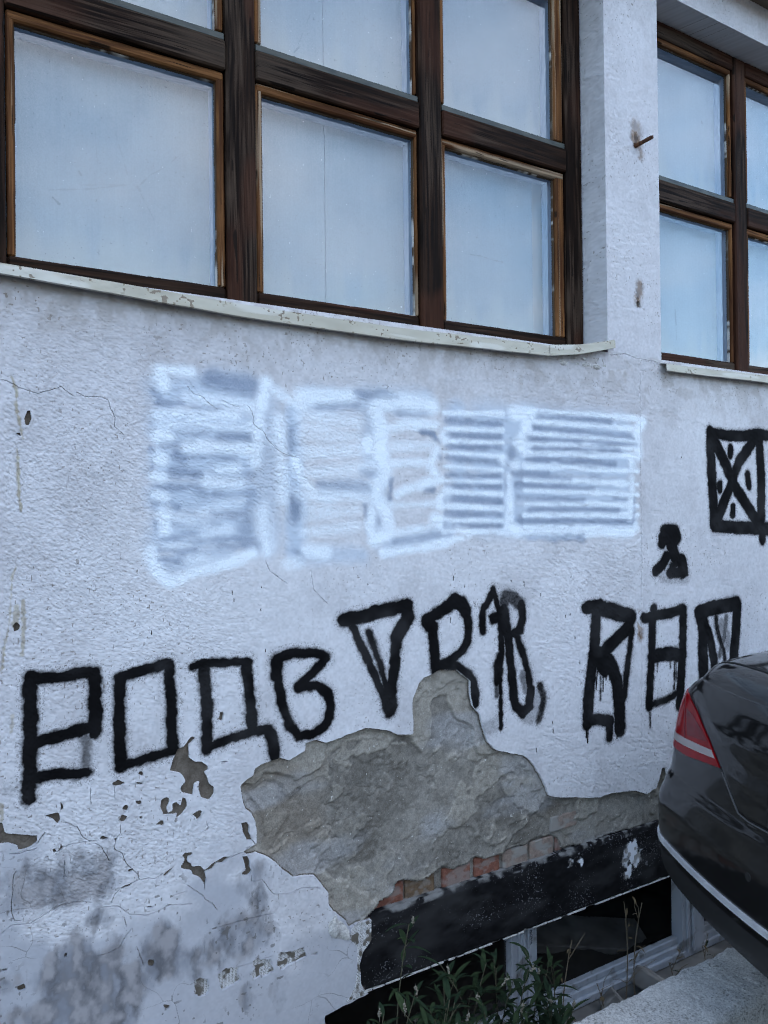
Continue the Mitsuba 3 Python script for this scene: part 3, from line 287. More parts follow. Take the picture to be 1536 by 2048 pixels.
def lintel_c(p, n, uv):
    u, z, y = p.x, p.z, p.y
    a = fbm(u * 40, z * 55, 64.0, octaves=3); g = 0.97 * noise(u * 230, z * 260, 65.0)
    c = mix((0.0045, 0.0045, 0.005), (0.014, 0.014, 0.0155), a)
    c = mix(c, (0.030, 0.030, 0.031), 0.8 * smoothstep(0.42, 0.75, fbm(u * 6, z * 16, 75.0)))
    c = mix(c, (0.15, 0.15, 0.16), 0.8 * smoothstep(0.82, 0.90, g * (0.78 + 0.4 * noise(u * 8, z * 14, 66.0))))
    e = (z - 0.108) + 0.010 * (noise(u * 50, y * 60, 67.0) - 0.5) + 0.006 * (noise(u * 180, 3.0, 68.0) - 0.5)
    c = mix(c, (0.33, 0.335, 0.34), (1 - smoothstep(-0.002, 0.003, e)))
    t = 0.336 - z + 0.035 * (fbm(u * 30, z * 30, 69.0) - 0.35)
    c = mix(c, (0.24, 0.24, 0.235), 0.6 * (1 - smoothstep(0.0, 0.016, t)) * smoothstep(0.35, 0.6, noise(u * 40, z * 60, 74.0)))
    s = segs(u, z, TR_splash, soft=0.008, wob=0.05 * (fbm(u * 55, z * 55, 70.0) - 0.5))
    return mix(c, mix((0.26, 0.255, 0.25), (0.60, 0.62, 0.66), smoothstep(0.3, 0.6, noise(u * 60, z * 60, 71.0))), dr.clip(1.3 * s, 0, 1))
def lintel_h(p, n, uv):
    u, z = p.x, p.z + p.y
    return fbm(u * 70, z * 110, 72.0, octaves=3) + 0.5 * noise(u * 300, z * 330, 73.0)
mat('m_lintel', lintel_c, 0.9, 0.02, bump=lintel_h, height=0.003)
def brick_fn(base, smear, seed):
    def f(p, n, uv):
        a = fbm(p.x * 55, p.z * 65, seed); b = noise(p.x * 260, p.z * 260, seed + 1)
        c = mix([0.62 * x for x in base], [1.15 * x for x in base], a) * (0.8 + 0.4 * b)
        return mix(c, (0.215, 0.208, 0.195), smear * smoothstep(0.38, 0.62, fbm(p.x * 28, p.z * 45, seed + 2)))
    return f
mat('m_brick_red', brick_fn((0.175, 0.075, 0.053), 0.55, 80.0), 0.92, 0.2, bump=mortar_h, height=0.003)
mat('m_brick_brown', brick_fn((0.13, 0.088, 0.056), 0.5, 84.0), 0.92, 0.2, bump=mortar_h, height=0.003)
mat('m_brick_pale', brick_fn((0.215, 0.168, 0.142), 0.9, 88.0), 0.92, 0.2, bump=mortar_h, height=0.003)
def wood_fn(vert, worn, seed):
    def col(p, n, uv):
        l, c1 = (p.z, p.x + 0.9 * p.y) if vert else (p.x, p.z + 0.9 * p.y)
        wv = 0.010 * (noise(l * 3.0, c1 * 16, seed) - 0.5)
        g = fbm((c1 + wv) * 150, l * 5, seed + 1, octaves=4); h = noise((c1 + wv) * 480, l * 14, seed + 2); b = noise(l * 2.4, c1 * 9, seed + 3)
        if worn:
            c = mix((0.055, 0.022, 0.009), (0.19, 0.086, 0.032), smoothstep(0.3, 0.75, g * 0.6 + 0.4 * b))
            c = mix(c, (0.30, 0.235, 0.165), 0.7 * smoothstep(0.66, 0.8, noise(l * 2.2, c1 * 110, seed + 4)))
        else:
            c = mix((0.0065, 0.0035, 0.0024), (0.025, 0.0125, 0.0075), smoothstep(0.25, 0.75, g))
            c = mix(c, (0.058, 0.042, 0.031), 0.6 * smoothstep(0.54, 0.74, g * 0.45 + 0.55 * b + 0.1 * h))
            c = mix(c, (0.048, 0.018, 0.010), 0.6 * smoothstep(0.55, 0.75, noise(l * 3.1, c1 * 14, seed + 5)))
        c = c * (0.72 + 0.5 * h)
        return mix(c, (0.006, 0.004, 0.003), 0.85 * smoothstep(0.86, 0.9, noise((c1 + wv) * 210, l * 9, seed + 6)))
    def hgt(p, n, uv):
        l, c1 = (p.z, p.x + 0.9 * p.y) if vert else (p.x, p.z + 0.9 * p.y)
        wv = 0.010 * (noise(l * 3.0, c1 * 16, seed) - 0.5)
        return fbm((c1 + wv) * 190, l * 6, seed + 1, octaves=3) + 0.4 * noise(l * 25, c1 * 60, seed + 7)
    return col, hgt
for nm, v_, w_, s_ in (('m_wood_v', 1, 0, 100.0), ('m_wood_h', 0, 0, 110.0), ('m_bead_v', 1, 1, 120.0), ('m_bead_h', 0, 1, 130.0)):
    c_, h_ = wood_fn(v_, w_, s_); mat(nm, c_, 0.72, 0.08, bump=h_, height=0.0017)
def putty_c(p, n, uv): return mix((0.055, 0.038, 0.024), (0.40, 0.40, 0.38), smoothstep(0.60, 0.80, noise(p.x * 8, p.z * 10, 140.0) * 0.7 + 0.3 * noise(p.x * 60, p.z * 60, 141.0)))
mat('m_putty', putty_c, 0.85, 0.3)
def board_c(p, n, uv):
    u, z = p.x, p.z
    fib = fbm(u * 420, z * 300, 150.0, octaves=2); n1 = fbm(u * 2.2, z * 1.4, 151.0); st = noise(u * 240, z * 7, 152.0)
    c = mix((0.165, 0.215, 0.255), (0.255, 0.298, 0.322), smoothstep(0.2, 0.85, 0.78 * n1 + 0.07 * st + 0.15 * fbm(u * 14, z * 11, 158.0))) * (0.90 + 0.2 * fib)
    zb = dr.select(z > 3.0, z - 3.06, z - 2.28)
    c = mix(c, (0.31, 0.325, 0.30), 0.7 * (1 - smoothstep(0.0, 0.10 + 0.16 * noise(u * 30, 1.0, 153.0), zb)))
    c = mix(c, (0.10, 0.10, 0.11), 0.6 * smoothstep(0.945, 0.965, noise(u * 190, z * 150, 154.0)) * smoothstep(0.4, 0.65, noise(u * 4, z * 4, 155.0)))
    c = mix(c, (0.95, 0.95, 0.95), 0.5 * smoothstep(0.982, 0.99, noise(u * 150, z * 90, 156.0)))
    k = segs(u, z, TR_boardmarks, soft=0.0006, wob=0.003 * (noise(u * 60, z * 60, 157.0) - 0.5))
    return mix(c, (0.10, 0.115, 0.135), 0.7 * k)
mat('m_board', board_c, 0.85, 0.3)
def box_c(p, n, uv): return mix((0.16, 0.215, 0.30), (0.28, 0.34, 0.42), fbm(p.x * 30 + p.y * 90, p.z * 12 + p.y * 90, 160.0))
mat('m_boxing', box_c, 0.6, 0.4)
mat('m_greyboard', (0.36, 0.36, 0.35), 0.8, 0.3)
def seal_c(p, n, uv): return mix((0.012, 0.020, 0.020), (0.05, 0.055, 0.045), noise(p.x * 30, p.z * 90, 165.0))
mat('m_seal', seal_c, 0.5, 0.4)
def dust_glass(p, n, uv): return mi.Color3f(0.9)
scene['m_pane'] = {'type': 'thindielectric', 'int_ior': 1.5}
def sill_c(p, n, uv):
    u, z, y = p.x, p.z, p.y
    n1 = fbm(u * 9, (z + y) * 30, 170.0); n2 = noise(u * 130, (z + y) * 150, 171.0)
    c = mix((0.41, 0.395, 0.325), (0.31, 0.29, 0.225), n1)
    c = mix(c, (0.48, 0.475, 0.43), smoothstep(0.55, 0.7, noise(u * 6, (z + y) * 50, 172.0)) * 0.7)
    return mix(c, (0.13, 0.095, 0.06), 0.85 * smoothstep(0.74, 0.82, n2 * 0.6 + 0.4 * noise(u * 22, (z + y) * 40, 173.0)))
mat('m_sill', sill_c, 0.5, 0.5, bump=lambda p, n, uv: noise(p.x * 24, (p.z + p.y) * 60, 174.0) + 0.3 * noise(p.x * 150, (p.z + p.y) * 150, 175.0), height=0.0016)
def conc_c(p, n, uv):
    u, v = p.x, p.y + p.z
    a = fbm(u * 14, v * 14, 180.0); g = noise(u * 150, v * 150, 181.0); w = noise(u * 330, v * 330, 182.0)
    c = mix((0.30, 0.295, 0.28), (0.56, 0.555, 0.54), 0.5 * a + 0.5 * g) * (0.72 + 0.5 * w)
    return mix(c, (0.10, 0.10, 0.095), 0.55 * smoothstep(0.72, 0.86, noise(u * 170, v * 170, 183.0)) * smoothstep(0.3, 0.6, noise(u * 12, v * 12, 187.0)))
def conc_h(p, n, uv):
    u, v = p.x, p.y + p.z
    return noise(u * 120, v * 120, 184.0) + 0.6 * noise(u * 290, v * 290, 185.0) + 1.6 * noise(u * 18, v * 18, 186.0)
mat('m_kerb', conc_c, 0.95, 0.25, bump=conc_h, height=0.005)
def asphalt_c(p, n, uv): return mix((0.035, 0.035, 0.036), (0.085, 0.083, 0.08), fbm(p.x * 60, p.y * 60, 190.0)) * (0.7 + 0.6 * noise(p.x * 260, p.y * 260, 191.0)) + 0.02 * noise(p.x * 0.7, p.y * 0.7, 192.0)
mat('m_ground', asphalt_c, 0.9, 0.3, bump=lambda p, n, uv: noise(p.x * 180, p.y * 180, 193.0), height=0.004)
def soil_c(p, n, uv): return mix((0.022, 0.018, 0.013), (0.10, 0.083, 0.062), fbm(p.x * 30, p.y * 30 + p.z * 30, 195.0))
mat('m_soil', soil_c, 0.95, 0.2, bump=lambda p, n, uv: fbm(p.x * 60, p.y * 60 + p.z * 40, 196.0), height=0.01)
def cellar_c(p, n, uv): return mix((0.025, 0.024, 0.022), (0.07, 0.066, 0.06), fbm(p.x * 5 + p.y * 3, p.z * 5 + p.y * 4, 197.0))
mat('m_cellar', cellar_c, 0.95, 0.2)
def pvc_c(p, n, uv):
    a = noise(p.x * 40, p.z * 5, 200.0)
    return mix(mix((0.42, 0.455, 0.50), (0.54, 0.565, 0.60), a), (0.14, 0.13, 0.11), 0.7 * smoothstep(0.55, 0.8, fbm(p.x * 30, p.z * 24 + p.y * 30, 201.0)))
mat('m_pvc', pvc_c, 0.45, 0.5)
mat('m_ink', (0.06, 0.07, 0.10), 0.6, 0.3)
mat('m_rubber', (0.012, 0.012, 0.012), 0.7, 0.3)
def rubble_c(p, n, uv): return mix((0.10, 0.095, 0.088), (0.27, 0.26, 0.24), fbm(p.x * 16, p.y * 16 + p.z * 16, 205.0))
mat('m_rubble', rubble_c, 0.95, 0.2, bump=lambda p, n, uv: fbm(p.x * 80, p.y * 80 + p.z * 60, 206.0), height=0.004)
def rust_c(p, n, uv): return mix((0.02, 0.012, 0.008), (0.12, 0.05, 0.022), noise(p.x * 200, p.y * 200, 208.0))
mat('m_rust', rust_c, 0.85, 0.3)
def soffit_c(p, n, uv): return mix((0.10, 0.075, 0.055), (0.17, 0.13, 0.10), fbm(p.x * 3, p.y * 60, 209.0))
mat('m_soffit', soffit_c, 0.8, 0.3)
def tile_c(p, n, uv): return mix((0.18, 0.08, 0.05), (0.30, 0.14, 0.085), noise(p.x * 5, p.y * 3, 210.0))
mat('m_tile', tile_c, 0.85, 0.3)
def leaf_mat(name, a, b):
    def f(p, n, uv): return mix(a, b, noise(p.x * 38, p.z * 38, 215.0) * 0.6 + 0.4 * noise(p.x * 160, p.z * 160 + p.y * 90, 216.0))
    scene[name] = {'type': 'principledthin', 'base_color': mikit.proc(f), 'roughness': 0.55, 'diff_trans': 0.6, 'spec_trans': 0.0}
leaf_mat('m_leaf', (0.019, 0.033, 0.018), (0.047, 0.070, 0.034)); leaf_mat('m_leaf_dark', (0.015, 0.027, 0.018), (0.036, 0.058, 0.032)); leaf_mat('m_leaf_dry', (0.10, 0.075, 0.045), (0.20, 0.155, 0.09))
mat('m_stem', (0.075, 0.070, 0.045), 0.8, 0.2)
mat('m_stem_dry', (0.17, 0.135, 0.09), 0.85, 0.2)
mat('m_flower', (0.17, 0.155, 0.125), 0.85, 0.2)
# car
def paint_rough(p, n, uv): return 0.035 + 0.09 * fbm(p.x * 9, p.z * 9 + p.y * 9, 220.0)
def paint_c(p, n, uv): return mix((0.0045, 0.0046, 0.005), (0.011, 0.0105, 0.010), 0.55 * fbm(p.x * 5 + p.y * 4, p.z * 6, 221.0) + 0.45 * smoothstep(1.0, 0.35, p.z))
mat('m_paint', paint_c, paint_rough, 0.5)
mat('m_black_plastic', (0.012, 0.012, 0.012), 0.55, 0.4)
mat('m_chrome', lambda p, n, uv: mix((0.46, 0.47, 0.49), (0.62, 0.63, 0.65), noise(p.x * 30, p.y * 30, 222.0)), 0.3, 0.5, metallic=0.35)
mat('m_lamp_red', lambda p, n, uv: mix((0.15, 0.001, 0.003), (0.22, 0.002, 0.005), noise(p.y * 40, p.z * 5, 223.0)), 0.16, 0.16)
mat('m_lamp_dark', lambda p, n, uv: mix((0.085, 0.002, 0.005), (0.13, 0.004, 0.008), noise(p.y * 60, p.z * 60, 224.0)), 0.2, 0.28)
mat('m_lamp_white', (0.24, 0.205, 0.20), 0.25, 0.6, clearcoat=1.0, clearcoat_gloss=0.95)
mat('m_car_glass', (0.010, 0.012, 0.013), 0.06, 0.7)
mat('m_edge_highlight', (0.075, 0.075, 0.075), 0.35, 0.5)  # grey standing in for the bright glint along the boot lid edge
mat('m_plate', (0.62, 0.62, 0.60), 0.4, 0.5)
mat('m_tyre', (0.018, 0.018, 0.018), 0.85, 0.2)
mat('m_rim', (0.36, 0.37, 0.38), 0.3, 0.5, metallic=0.9)
def facade_c(p, n, uv): return mix((0.20, 0.18, 0.15), (0.28, 0.255, 0.215), fbm(p.x * 1.3, p.z * 1.3, 230.0))
mat('m_facade', facade_c, 0.9, 0.2)

# ---------------------------------------------------------------- the building
B = 'building'
tag(B, 'white plastered old building with brown wooden windows and sprayed graffiti on its street wall', 'building')
UL, UR, ZTOP = -4.0, 9.0, 3.91
WIN = [(-1.31, 2.29), (2.60, 4.80)]           # openings of the two windows
ZS, ZH = 2.222, 3.74
OP = (1.037, 3.22, 0.105, -0.40)               # basement opening: left, right, top, sill
TP = 0.010                                     # thickness of the paint and finish coat
full = sbox(UL, -0.12, UR, ZTOP)
for a, b in WIN: full = full.difference(sbox(a, ZS, b, ZH))
open_low = Polygon(rough_line([(OP[0], -0.5), (OP[0], 0.088), (1.10, 0.094), (1.19, 0.105)], 0.006, 0.004, 3).tolist() + [(OP[1], 0.105), (OP[1], -0.5)]).buffer(0)
peel_pts = np.vstack([rough_line(mm(TR_peel_up) + [(3.34, 0.40), (3.36, 0.10)], 0.006, 0.0035, 5), rough_line([(1.20, 0.100)] + mm(TR_peel_low), 0.006, 0.0035, 6)])
peel = Polygon(peel_pts).buffer(0)
peel = max(polys(peel), key=lambda p: p.area)
chips = unary_union([rough_poly(mm(c), 0.005, 0.0025, 11 + i, 60) for i, c in enumerate(TR_chips)])
mchips_raw = unary_union([shapely.affinity.scale(rough_poly(mm(c), 0.0025, 0.007, 61 + i, 110), 1.3, 1.25) for i, c in enumerate(TR_meshchips)])
cr = []
for i, c in enumerate(TR_cracks):
    pts = mm([(c[k], c[k + 1]) for k in range(1, len(c), 2)])
    cr.append(LineString(rough_line(pts, 0.008, 0.0035, 90 + i, 60)).buffer(c[0] * 0.00062, cap_style=2, join_style=2))
crack = unary_union(cr)
skin = full.difference(open_low).difference(peel).difference(chips.union(mchips_raw)).difference(crack).buffer(0)
# holes left by the missing fixings on the pier
skin = skin.difference(unary_union([rough_poly([(2.466 + 0.012 * math.cos(a), 2.432 + 0.013 * math.sin(a)) for a in np.linspace(0, 6, 8)], 0.004, 0.002, 3), rough_poly([(2.462 + 0.013 * math.cos(a), 3.068 + 0.011 * math.sin(a)) for a in np.linspace(0, 6, 8)], 0.004, 0.002, 4)]))
W = B + '__wall'
LET = {'p': 'black sprayed letter like P with a second foot, leftmost of the row', 'o': 'black sprayed square letter O, second of the row', 'd': 'black sprayed open letter with a hooked foot, third of the row',
       'v': 'black sprayed rounded letter like 3 closed on its left, fourth of the row', 'u': 'black sprayed letter V drawn as a narrow triangle', 'b': 'black sprayed letter R whose foot is lost in the bare mortar', 'ya': 'scribbled black sprayed letter with smeared loops right of the mortar peak',
       'k': 'black sprayed letter with dripping middle and tail, right of the smeared one', 'n': 'black sprayed tall box letter with dripping crossbar', 'm': 'black sprayed letter M half hidden behind the car', 'box': 'black sprayed box with a cross and four dots', 'fig': 'small black sprayed blot shaped like a standing figure'}
shapes = {}
for k in TR_letters:
    shapes[k] = unary_union([LineString([(s[0] / 1000., s[1] / 1000.), (s[2] / 1000., s[3] / 1000. + 1e-5)]).buffer(s[4] / 1000. + 0.022, 6) for s in TR_letters[k]]).simplify(0.001)
wh = unary_union([LineString([(s[0] / 1000., s[1] / 1000.), (s[2] / 1000., s[3] / 1000. + 1e-5)]).buffer(s[4] / 1000. * 1.95 + 0.03, 6) for s in TR_white + TR_mist + TR_dark]).simplify(0.002).buffer(0.01)
black_all = unary_union(list(shapes.values()))
taken = None
rest = skin.difference(black_all).difference(wh)
mb = MB()
mb.raw(*flat(rest, 0.0)); mb.raw(*rims(skin, 0.0, TP + 0.002))
scene[W] = mikit.ply(mb.out(), 'm_plaster')
for k in shapes:
    g = shapes[k].intersection(skin)
    if taken is not None: g = g.difference(taken)
    taken = shapes[k] if taken is None else taken.union(shapes[k])
    v, f = flat(g, 0.0)
    tag(add(W + '__painted_letter', (v, f), 'm_black'), LET[k])
v, f = flat(wh.difference(black_all).intersection(skin), 0.0)
tag(add(W + '__whitewash_patch', (v, f), 'm_white'), 'patch of white and bluish spray strokes covering old writing')
# the coat under the paint, seen in chips and cracks
backing = full.difference(open_low).difference(peel.buffer(-0.004))
add(W + '__base_coat', flat(backing, TP + 0.0005), 'm_coat')
# fibreglass mesh: where it shows in the strip of flaked paint, and the torn corner beside the beam
for g_ in polys(mchips_raw):
    if g_.area > 6e-5: add(W + '__mesh_scrap', flat(g_, TP - 0.0025), 'm_fibre')
meshp = rough_poly(mm(TR_mesh), 0.005, 0.003, 15, 60)
mb = MB(); mb.raw(*flat(meshp, -0.0012)); mb.raw(*rims(meshp, -0.0012, 0.010)); tag(add(W + '__mesh_scrap', mb.out(), 'm_fibre'), 'torn corner of white fibreglass mesh beside the black beam')
# exposed mortar
us = np.arange(0.74, 3.38, 0.004); zs = np.arange(0.28, 1.12, 0.004)
Ug, Zg = np.meshgrid(us, zs, indexing='ij')
inside = shapely.contains_xy(peel, Ug, Zg)
D = distance_transform_edt(inside) * 0.004
low = np.array(rough_line(mm(TR_mortar_low), 0.006, 0.003, 21, 50)); o_ = np.argsort(low[:, 0]); zlow = np.interp(us, low[o_, 0], low[o_, 1])
zlow = np.where(us > 2.56, 0.328, np.where(us < 1.19, 0.30, zlow))
P3 = np.stack([Ug, Zg, np.zeros_like(Ug)], -1)
nA = meshkit.fbm(P3 * 7, 4, 1); nB = meshkit.fbm(P3 * 22, 4, 2); nC = meshkit.fbm(P3 * 90, 3, 3); nD = meshkit.fbm(P3 * 3.2 + 5, 4, 4)
st = lambda a, b, x: np.clip((x - a) / (b - a), 0, 1)
rimw = np.clip(0.30 * (nA - 0.44), 0, 0.08) + 0.012 * nB
yy = TP + 0.001 + 0.008 * st(rimw, rimw + 0.006, D) + 0.0035 * st(2.2 * rimw + 0.02, 2.2 * rimw + 0.026, D)
yy += 0.004 * st(0.0, 0.006, nD + 0.12 * nB - 0.56) - 0.003 * st(0.0, 0.005, 0.40 - nA - 0.1 * (nB - 0.5)) * (D > 0.03)
yy += 0.008 * (nA - 0.5) * st(0, 0.06, D) + 0.0035 * (nB - 0.5) * st(0, 0.02, D) + 0.0035 * (nC - 0.5)
yy = np.maximum(yy, TP - 0.001)
# the coat breaks away in a step to the right, above the bricks
edge2 = 0.56 - 0.42 * np.clip((Ug - 1.86) / 0.40, 0, 1) + 0.03 * (nB - 0.5)
brk = (Ug > 1.90) & (D > 0.012)
line = 0.40 + (Ug - 1.72) * 0.62 + 0.05 * (nB - 0.5)
yy += 0.008 * st(0, 0.012, line - Zg - 0.0) * (Ug > 1.72) * st(0.0, 0.02, D)
near = np.clip(Zg - zlow[:, None], 0, 1)
yy -= 0.003 * np.exp(-near / 0.012)
keep_v = shapely.contains_xy(peel.buffer(0.012), Ug, Zg) & (Zg > zlow[:, None])
keep = keep_v[:-1, :-1] & keep_v[1:, :-1] & keep_v[1:, 1:] & keep_v[:-1, 1:]
tag(add(W + '__bare_mortar', field(us, zs, yy, keep, 0.025), 'm_mortar', smooth=True), 'bare grey mortar with a rounded peak where the plaster fell off')
# flap of loose render at the lower left corner of the bare patch
fl = rough_poly(mm(TR_flap), 0.005, 0.003, 31, 50); bx = fl.bounds
us2 = np.arange(bx[0] - 0.01, bx[2] + 0.01, 0.003); zs2 = np.arange(bx[1] - 0.01, bx[3] + 0.01, 0.003); U2, Z2 = np.meshgrid(us2, zs2, indexing='ij')
in2 = shapely.contains_xy(fl, U2, Z2); d2 = distance_transform_edt(in2) * 0.003
y2 = 0.002 - 0.020 * np.sqrt(np.clip(d2 / 0.03, 0, 1)) + 0.008 * (meshkit.fbm(np.stack([U2, Z2, 0 * U2], -1) * 40, 4, 7) - 0.5) + 0.006 * (U2 > bx[0] + 0.03)
k2 = in2[:-1, :-1] & in2[1:, :-1] & in2[1:, 1:] & in2[:-1, 1:]
tag(add(W + '__render_flap', field(us2, zs2, y2, k2, 0.02), 'm_kerb', smooth=40), 'loose rounded lump of render hanging off the edge')
# brick courses behind the mortar
rg = np.random.RandomState(3)
def brick(u0, u1, z0, z1, y, m, lab=None):
    b = ugly(cbox([u0, y, z0], [u1, y + 0.05, z1], 0.004), 0.0022, 45, int(u0 * 100), 0.02)
    k = add(W + '__brick', b, m, smooth=50)
    if lab: tag(k, lab)
for u0, u1, m, y in [(1.222, 1.345, 'm_brick_red', 0.034), (1.352, 1.468, 'm_brick_brown', 0.033), (1.500, 1.617, 'm_brick_red', 0.031), (1.637, 1.748, 'm_brick_red', 0.033), (1.762, 1.877, 'm_brick_pale', 0.030), (1.890, 2.004, 'm_brick_pale', 0.032), (2.016, 2.050, 'm_brick_red', 0.035)]:
    brick(u0, u1, 0.332 + 0.003 * rg.rand(), 0.404, y, m, 'brown brick between red ones' if m == 'm_brick_brown' else None)
brick(1.985, 2.118, 0.420, 0.476, 0.0245, 'm_brick_pale', 'brick showing alone in the course above the others')
add(W + '__joint_mortar', ugly(cbox([1.05, 0.043, 0.318], [2.60, 0.07, 0.52], 0), 0.004, 40, 5, 0.02), 'm_mortar')
# concrete beam painted black
us3 = np.arange(0.98, 3.42, 0.008); zs3 = np.arange(0.105, 0.3421, 0.0079); U3, Z3 = np.meshgrid(us3, zs3, indexing='ij')
y3 = 0.010 + 0.004 * (meshkit.fbm(np.stack([U3, Z3, 0 * U3], -1) * 18, 4, 9) - 0.5)
y3[:, 0] += 0.004 + 0.004 * meshkit.noise(np.stack([us3 * 60, 0 * us3, 0 * us3], -1), 3)
y3[:, -2:] += 0.004 + 0.010 * meshkit.noise(np.stack([us3 * 40, 0 * us3, 0 * us3], -1), 4)[:, None]
mb = MB(); mb.mesh(field(us3, zs3, y3, np.ones((len(us3) - 1, len(zs3) - 1), bool), 0.02)); mb.box([0.98, 0.024, 0.1065], [3.42, 0.30, 0.34], 0)
tag(add(B + '__beam', mb.out(), 'm_lintel', smooth=30), 'black painted concrete beam above the cellar window, speckled and splashed with white')
# pale chipped arris along its lower edge
rg = np.random.RandomState(8); mb = MB(); u = 1.10
while u < 2.70:
    L_ = 0.02 + 0.10 * rg.rand()
    h = 0.003 + 0.004 * rg.rand(); pts = rough_line([(u, 0), (u + L_, 0)], 0.01, 0.001, int(u * 1000))
    add(B + '__beam__chipped_edge', (ugly(cbox([u, 0.0085, 0.1035], [u + L_, 0.022, 0.1035 + h], 0.0012), 0.0012, 90, int(u * 77), 0.012)), 'm_kerb'); u += L_ + 0.004 + 0.05 * rg.rand() * (rg.rand() < 0.4)
# remaining walls, floor slab, roof and eaves, so that the house is a closed body
mb = MB()
for lo, hi in (([UL, 0.30, -0.12], [UL + 0.3, 8, ZTOP]), ([UR - 0.3, 0.30, -0.12], [UR, 8, ZTOP]), ([UL + 0.3, 7.7, -0.12], [UR - 0.3, 8, ZTOP])): mb.box(lo, hi)
add(B + '__rear_wall', mb.out(), 'm_plain')
mb = MB(); mb.box([UL + 0.3, 0.301, 1.2], [UR - 0.3, 7.69, 1.4])
for lo, hi in (([UL, 0.008, 0.345], [0.70, 0.30, ZS]), ([0.70, 0.06, 0.345], [3.4, 0.30, ZS - 0.01]), ([3.4, 0.008, 0.345], [UR, 0.30, ZS]), ([UL, 0.008, -0.6], [1.0, 0.30, 0.345]), ([3.43, 0.008, -0.6], [UR, 0.30, 0.345])):
    mb.box(lo, hi)
for a, b in ((UL, WIN[0][0] - 0.004), (WIN[0][1] + 0.004, WIN[1][0] - 0.004), (WIN[1][1] + 0.004, UR)): mb.box([a, 0.0085, ZS], [b, 0.30, ZTOP])
for a, b in WIN: mb.box([a - 0.004, 0.0085, ZH + 0.004], [b + 0.004, 0.30, ZTOP])
add(B + '__masonry', mb.out(), 'm_coat')
# reveals of the window openings (jambs and heads)
mb = MB()
for a, b in WIN:
    for x in (a, b):
        s = 1 if x == a else -1
        mb.raw([[x, TP, ZS], [x, 0.20, ZS], [x, 0.20, ZH], [x, TP, ZH]], [[0, 1, 2, 3]] if s > 0 else [[3, 2, 1, 0]])
    mb.raw([[a, TP, ZH], [a, 0.20, ZH], [b, 0.20, ZH], [b, TP, ZH]], [[0, 1, 2, 3]])
add(B + '__window_reveal', mb.out(), 'm_plain')
mb = MB(); mb.box([UL - 0.3, -0.15, ZTOP], [UR + 0.3, 8.3, ZTOP + 0.03]); mb.box([UL - 0.3, -0.17, ZTOP - 0.01], [UR + 0.3, -0.15, ZTOP + 0.15], 0.006)
add(B + '__soffit', mb.out(), 'm_soffit')
v = [[UL - .3, -.20, 4.06], [UR + .3, -.20, 4.06], [UR + .3, 4, 6.0], [UL - .3, 4, 6.0], [UL - .3, 8.4, 4.06], [UR + .3, 8.4, 4.06], [UL - .3, -.165, 3.945], [UR + .3, -.165, 3.945], [UL - .3, 8.3, 3.945], [UR + .3, 8.3, 3.945]]
add(B + '__roof', (v, [[0, 1, 2], [0, 2, 3], [3, 2, 5], [3, 5, 4], [0, 3, 4], [1, 5, 2], [6, 1, 0], [6, 7, 1], [4, 5, 9], [4, 9, 8]]), 'm_tile')

